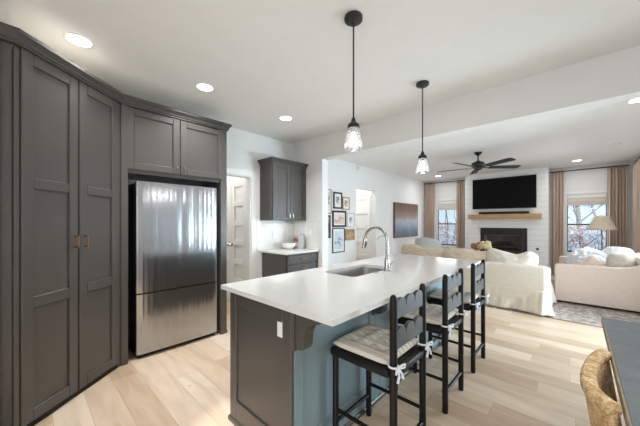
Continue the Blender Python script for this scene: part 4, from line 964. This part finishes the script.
s2 = thing('sofa', 'oatmeal linen sofa with sloping arms seen from its end, by the lamp window', 'sofa', (0.25, 6.9, 0.01))
def slope_arm(y0, y1):
    pts = [(-0.285, 0.045), (-0.285, 0.60), (-0.275, 0.635), (-0.245, 0.650), (0.42, 0.655), (0.56, 0.668), (0.68, 0.71), (0.77, 0.775), (0.84, 0.80), (0.88, 0.77), (0.88, 0.045)]
    bm = bmesh.new(); vs = [bm.verts.new((x, y0, z)) for x, z in pts]; f = bm.faces.new(vs); r = bmesh.ops.extrude_face_region(bm, geom=[f])
    for e in r['geom']:
        if isinstance(e, bmesh.types.BMVert): e.co.y = y1
    ed = [e for e in bm.edges if abs(e.verts[0].co.y - e.verts[1].co.y) < 1e-6]
    bmesh.ops.bevel(bm, geom=ed, offset=0.018, segments=3, affect='EDGES', profile=0.5)
    bmesh.ops.triangulate(bm, faces=[f for f in bm.faces if len(f.verts) > 4])
    mb = MB(); mb.bm_add(bm); mb.build('arm', 'linen_b', s2, 45)
slope_arm(6.12, 6.30); slope_arm(7.58, 7.76)
mb = MB(); softbox(mb, 0.67, 0.88, 6.30, 7.58, 0.10, 0.80); mb.build('back', 'linen_b', s2, 60)
mb = MB(); softbox(mb, -0.25, 0.67, 6.30, 7.58, 0.08, 0.34, 0.02); mb.build('seat_base', 'linen_b', s2, 60)
for k in range(2):
    mb = MB(); softbox(mb, -0.30, 0.66, 6.305 + k * 0.638, 6.935 + k * 0.638, 0.34, 0.455, 0.045); mb.build('seat_cushion', 'linen_b', s2, 60)
for x in (-0.22, 0.81):
    for y in (6.2, 7.68): mb = MB(); mb.box(x - 0.025, x + 0.025, y - 0.025, y + 0.025, 0.01, 0.06, 0.003); mb.build('foot', 'black_wood', s2)
G2 = 'pillows on the oatmeal sofa'
pillow('throw_pillow', 'plump greige pillow leaning on the arm end of the oatmeal sofa', (0.50, 6.43, 0.66), 0.34, 0.42, 0.20, rt(74, 0, 4), 'greige', G2, lump=0.12, pw=2.6, seed=3, rn=2.8)
pillow('throw_pillow', 'oatmeal pillow with one pointed corner up on the oatmeal sofa', (0.195, 6.42, 0.60), 0.32, 0.32, 0.13, rt(70, 0, 0) @ Matrix.Rotation(R(45), 4, 'Z'), 'linen_b', G2, lump=0.15, pw=4, seed=6, rn=9)
pillow('throw_pillow', 'tall white pillow propped against the back of the oatmeal sofa', (0.46, 6.80, 0.72), 0.48, 0.50, 0.26, rt(64, 0, -34), 'white_cloth', G2, lump=0.25, pw=2.4, seed=8, rn=2.8)
pillow('throw_pillow', 'white pillow slumped in the middle of the oatmeal sofa', (0.18, 6.82, 0.66), 0.56, 0.44, 0.28, rt(48, -8, -20), 'white_cloth', G2, lump=0.4, pw=2.4, seed=11, rn=2.8)
pillow('throw_pillow', 'white pillow lying toward the far arm of the oatmeal sofa', (0.12, 7.25, 0.665), 0.58, 0.52, 0.30, rt(40, 8, -35), 'white_cloth', G2, lump=0.4, pw=2.4, seed=14, rn=2.8)
# pale armchair beyond the first sofa
ac = thing('armchair', 'pale grey round-backed armchair under the gallery-side window', 'armchair', (-3.02, 7.75, 0.01))
mb = MB()
def shell(u, v):
    a = R(-20 + 220 * u); r0 = 0.31; z = 0.30 + 0.64 * v * (0.72 + 0.28 * math.cos(2 * PI * (u - 0.5) * 0.5))
    r = r0 - 0.03 * (1 - v); return Vector((-3.06 + r * math.cos(a + PI), 7.72 + r * math.sin(a + PI), z))
mb.grid(shell, 30, 12); mb.build('back', 'grey_cloth', ac, 80, solid=0.09)
mb = MB(); softbox(mb, -3.30, -2.74, 7.48, 8.05, 0.16, 0.34, 0.03); mb.build('seat_base', 'grey_cloth', ac, 60)
mb = MB(); softbox(mb, -3.28, -2.76, 7.50, 8.06, 0.345, 0.47, 0.05); mb.build('seat_cushion', 'grey_cloth', ac, 60)
for x in (-3.25, -2.79):
    for y in (7.53, 8.0): mb = MB(); mb.tube([(x, y, 0.17), (x, y, 0.01)], [0.02, 0.014], 10); mb.build('leg', 'black_wood', ac, 60)
# floor lamp
lm = thing('floor_lamp', 'slender black floor lamp with a wide pleated cream shade by the window', 'floor lamp', (0.385, 8.6, 0))
lx, ly = 0.392, 8.6
mb = MB(); mb.lathe([(0, 0.0), (0.13, 0.0), (0.13, 0.012), (0.03, 0.025), (0, 0.025)], (lx, ly, 0), 28); mb.build('base', 'black_metal', lm, 40)
mb = MB(); mb.tube([(lx, ly, 0.02), (lx, ly, 1.47)], 0.009, 10); mb.build('pole', 'black_metal', lm, 60)
mb = MB()
def shd(u, v):
    a = 2 * PI * u; r = 0.245 + (0.112 - 0.245) * v ** 0.85; r += 0.0045 * math.sin(a * 44) * (1 - 0.4 * v)
    return Vector((lx + r * math.cos(a), ly + r * math.sin(a), 1.185 + 0.31 * v))
mb.grid(shd, 264, 8, cu=True); mb.build('lamp_shade', 'shade', lm, 80, solid=0.003)
mb = MB(); mb.tube([(lx - 0.112, ly, 1.49), (lx + 0.112, ly, 1.49)], 0.003, 6); mb.tube([(lx, ly - 0.112, 1.49), (lx, ly + 0.112, 1.49)], 0.003, 6); mb.lathe([(0, 1.485), (0.012, 1.485), (0.012, 1.50), (0, 1.512)], (lx, ly, 0), 12); mb.build('shade_spider', 'black_metal', lm, 50)
# dried flowers in a floor vase before the hearth
fv = thing('flower_vase', 'floor vase of dried brown and cream hydrangeas before the hearth', 'flower vase', (-1.80, 8.0, 0.01))
mb = MB(); mb.lathe([(0, 0), (0.10, 0), (0.12, 0.02), (0.15, 0.22), (0.13, 0.40), (0.08, 0.50), (0.085, 0.54), (0.075, 0.54), (0.07, 0.50), (0.115, 0.40), (0.13, 0.22), (0, 0.03)], (-1.80, 8.0, 0.01), 28); mb.build('vase', 'ceramic', fv, 50)
M['bloom_brown'] = mat('dried_brown_bloom', (156, 116, 78), 0.95, var=0.3, scale=40, bump=0.6, bscale=60); M['bloom_tan'] = mat('dried_tan_bloom', (200, 164, 122), 0.95, var=0.25, scale=40, bump=0.6, bscale=60); M['bloom_cream'] = mat('dried_cream_bloom', (226, 214, 172), 0.95, var=0.2, scale=40, bump=0.6, bscale=60)
blooms = [(-1.975, 8.0, 0.725, 0.075, 'bloom_brown'), (-1.90, 7.95, 0.71, 0.08, 'bloom_brown'), (-1.86, 8.05, 0.76, 0.07, 'bloom_brown'), (-1.81, 7.92, 0.72, 0.075, 'bloom_tan'), (-1.765, 8.02, 0.79, 0.07, 'bloom_cream'), (-1.70, 7.94, 0.73, 0.07, 'bloom_cream'), (-1.655, 8.0, 0.80, 0.075, 'bloom_cream'), (-1.635, 7.95, 0.72, 0.075, 'bloom_cream')]
for i, (x, y, z, r, m_) in enumerate(blooms):
    bm = bmesh.new(); bmesh.ops.create_icosphere(bm, subdivisions=3, radius=r)
    for v in bm.verts: v.co *= 1 + 0.22 * mnoise.noise(v.co * 45 + Vector((i * 3.1, 0, 0)))
    for v in bm.verts: v.co += Vector((x, y, z + 0.01))
    mb = MB(); mb.bm_add(bm); bl = mb.build('bloom', m_, fv, 80)
    mb = MB(); mb.tube([(x, y, z - r * 0.6), ((x - 1.8) / 2, (y + 8) / 2, 0.58), (-1.80 + (x + 1.8) * 0.2, 8.0, 0.40)], 0.004, 6); mb.build('stem', 'bark', bl, 60)

# ------------------------------------------------------------------ dining table and woven chair
dt = thing('dining_table', 'dining table with a slate blue-grey top and worn wooden edge', 'dining table', (0.6, 1.6, 0))
TX0, TX1, TY0, TY1, TZ = 0.113, 1.10, 0.30, 2.535, 0.752
mb = MB(); mb.box(TX0 + 0.006, TX1 - 0.006, TY0 + 0.006, TY1 - 0.006, TZ - 0.035, TZ, 0.003); mb.build('tabletop', 'tabletop', dt)
mb = MB(); e = 0.009
mb.box(TX0, TX0 + e, TY0, TY1, TZ - 0.042, TZ - 0.002, 0.002); mb.box(TX1 - e, TX1, TY0, TY1, TZ - 0.042, TZ - 0.002, 0.002); mb.box(TX0 + e, TX1 - e, TY0, TY0 + e, TZ - 0.042, TZ - 0.002, 0.002); mb.box(TX0 + e, TX1 - e, TY1 - e, TY1, TZ - 0.042, TZ - 0.002, 0.002); mb.build('edge_band', 'tabledge', dt)
mb = MB(); mb.box(0.30, 0.92, 0.55, 2.30, 0.62, TZ - 0.036, 0.003); mb.build('apron', 'black_wood', dt)
for x in (0.34, 0.88):
    for y in (0.60, 2.25): mb = MB(); mb.box(x - 0.035, x + 0.035, y - 0.035, y + 0.035, 0, 0.622, 0.004); mb.build('leg', 'black_wood', dt)
# woven barrel chair pushed under the table, facing +X
ch = thing('dining_chair', 'woven seagrass chair with a curved back pushed under the slate table', 'chair', (0.26, 1.66, 0))
CP = [(0.094, 1.850), (0.064, 1.765), (0.043, 1.640), (0.032, 1.515), (0.040, 1.415), (0.062, 1.362), (0.088, 1.325)]
RZ = 0.742
def arcp(t, z, dx=0.0):
    f = max(0, min(0.99999, t)) * (len(CP) - 1); i = int(f); f -= i
    p = [Vector(CP[max(0, min(len(CP) - 1, i + k))]) for k in (-1, 0, 1, 2)]
    q = 0.5 * ((2 * p[1]) + (p[2] - p[0]) * f + (2 * p[0] - 5 * p[1] + 4 * p[2] - p[3]) * f * f + (3 * p[1] - p[0] - 3 * p[2] + p[3]) * f ** 3)
    return Vector((q.x + dx, 1.59 + (q.y - 1.59) * (1 - 2 * dx), z))
def rim(u, v):
    a = 2 * PI * v; p = arcp(u, RZ); q = arcp(min(1, u + 0.02), RZ) - arcp(max(0, u - 0.02), RZ); q.normalize(); nn = Vector((q.y, -q.x, 0))
    ca, sa = math.cos(a), math.sin(a); f = lambda x: math.copysign(abs(x) ** 0.7, x)
    return p + nn * (0.025 * f(ca)) + Vector((0, 0, 0.022 * f(sa)))
mb = MB(); mb.grid(rim, 48, 16, cv=True); mb.f.append(tuple(j * 48 for j in range(16))); mb.f.append(tuple(j * 48 + 47 for j in range(16))); mb.build('top_rail', 'weave', ch, 60)
mb = MB(); mb.grid(lambda u, v: arcp(u, 0.40 + (RZ - 0.42) * v, 0.045 * (1 - v)), 48, 10); mb.build('back', 'weave', ch, 80, solid=0.03)
mb = MB(); mb.box(0.09, 0.52, 1.36, 1.82, 0.395, 0.455, 0.02, 3); mb.build('seat', 'weave', ch, 50)
M['chair_wood'] = mat('honey_wood', (186, 146, 96), 0.5, var=0.15)
for x, y in ((0.13, 1.40), (0.13, 1.78), (0.48, 1.40), (0.48, 1.78)):
    mb = MB(); mb.tube([(x, y, 0.40), (x, y, 0.0)], [0.022, 0.016], 10); mb.build('leg', 'chair_wood', ch, 60)

# ------------------------------------------------------------------ outside the windows
mb = MB(); mb.grid(lambda u, v: Vector((-16 + 28 * u, 9.7 + 40 * v, -0.5 + 1.5 * v * v + 0.15 * mnoise.noise(Vector((u * 9, v * 12, 0))))), 30, 40)
struct(mb.build('ground_outside', 'gravel'), 'pale leaf-strewn yard outside the windows', 'ground')
def bare_tree(x, y, h, r, label, seed):
    rnd = random.Random(seed); t = thing('tree', label, 'tree', (x, y, -0.45), 'bare trees outside the windows')
    mb = MB()
    def grow(p, d, L, r, lev):
        pts = [p]; n = 5; q = p.copy(); dd = d.copy()
        for i in range(n):
            dd = (dd + Vector((rnd.uniform(-.16, .16), rnd.uniform(-.16, .16), 0.06))).normalized(); q = q + dd * L / n; pts.append(q.copy())
        mb.tube(pts, [r * (1 - 0.55 * i / n) for i in range(n + 1)], 7 if lev < 2 else 5)
        if lev < 3:
            for k in range(7 if lev == 0 else 4):
                j = rnd.randint(2, n) if lev else rnd.randint(1, n)
                a = rnd.uniform(0, 2 * PI); nd = (dd * 0.5 + Vector((math.cos(a), math.sin(a), rnd.uniform(0, 0.7)))).normalized()
                grow(pts[j], nd, L * rnd.uniform(.38, .6), r * 0.34 * (1 - 0.08 * j), lev + 1)
    grow(Vector((x, y, -0.5)), Vector((0, 0, 1)), h, r, 0)
    mb.build('branches', 'bark', t, 60); return t
bare_tree(0.22, 14.0, 4.6, 0.09, 'bare tree with a thick trunk outside the window behind the lamp', 3)
bare_tree(0.95, 16.5, 4.2, 0.05, 'slender bare tree beyond the lamp shade outside the window', 8)
bare_tree(-4.55, 14.5, 4.5, 0.06, 'bare tree outside the window by the gallery wall', 5)
bare_tree(-5.6, 17, 4.4, 0.05, 'second bare tree farther off outside the gallery-side window', 12)
def shrub(x, y, w_, h, m_, label, seed, n=420):
    rnd = random.Random(seed); t = thing('shrub', label, 'shrub', (x, y, -0.4), 'shrubs outside the windows'); mb = MB()
    for k in range(n):
        a = rnd.uniform(0, 2 * PI); rr = math.sqrt(rnd.random()); zz_ = rnd.random(); s = rnd.uniform(0.025, 0.06)
        p = Vector((x + w_ * rr * math.cos(a) * (1.1 - 0.4 * zz_), y + w_ * 0.6 * rr * math.sin(a), -0.45 + h * zz_ ** 0.8))
        e1 = Vector((rnd.uniform(-1, 1), rnd.uniform(-1, 1), rnd.uniform(-1, 1))).normalized(); e2 = e1.cross(Vector((0.3, 0.7, 0.2))).normalized()
        mb.add([p + e1 * s, p + e2 * s * 0.6, p - e1 * s, p - e2 * s * 0.6], [(0, 1, 2, 3)])
    mb.build('foliage', m_, t)
    mb = MB()
    for k in range(6): mb.tube([(x, y, -0.5), (x + rnd.uniform(-.3, .3) * w_, y, -0.5 + h * 0.5), (x + rnd.uniform(-.8, .8) * w_, y + rnd.uniform(-.3, .3), -0.5 + h * 0.95)], [0.02, 0.013, 0.006], 5)
    mb.build('stem', 'bark', t)
shrub(-0.25, 13.2, 0.7, 1.75, 'leaf_red', 'russet-leaved shrub outside the lamp-side window next to the curtain', 1)
shrub(1.35, 15.0, 0.6, 1.7, 'leaf_red', 'russet-leaved shrub behind the lamp shade outside', 2)
shrub(0.3, 12.2, 1.0, 1.5, 'leaf_dry', 'low pale dry shrub outside the lamp-side window', 4)
shrub(-4.9, 13.5, 0.9, 1.85, 'leaf_red', 'russet-leaved shrub outside the gallery-side window', 6)
shrub(-4.3, 12.3, 0.9, 1.5, 'leaf_dry', 'low pale dry shrub outside the gallery-side window', 7)
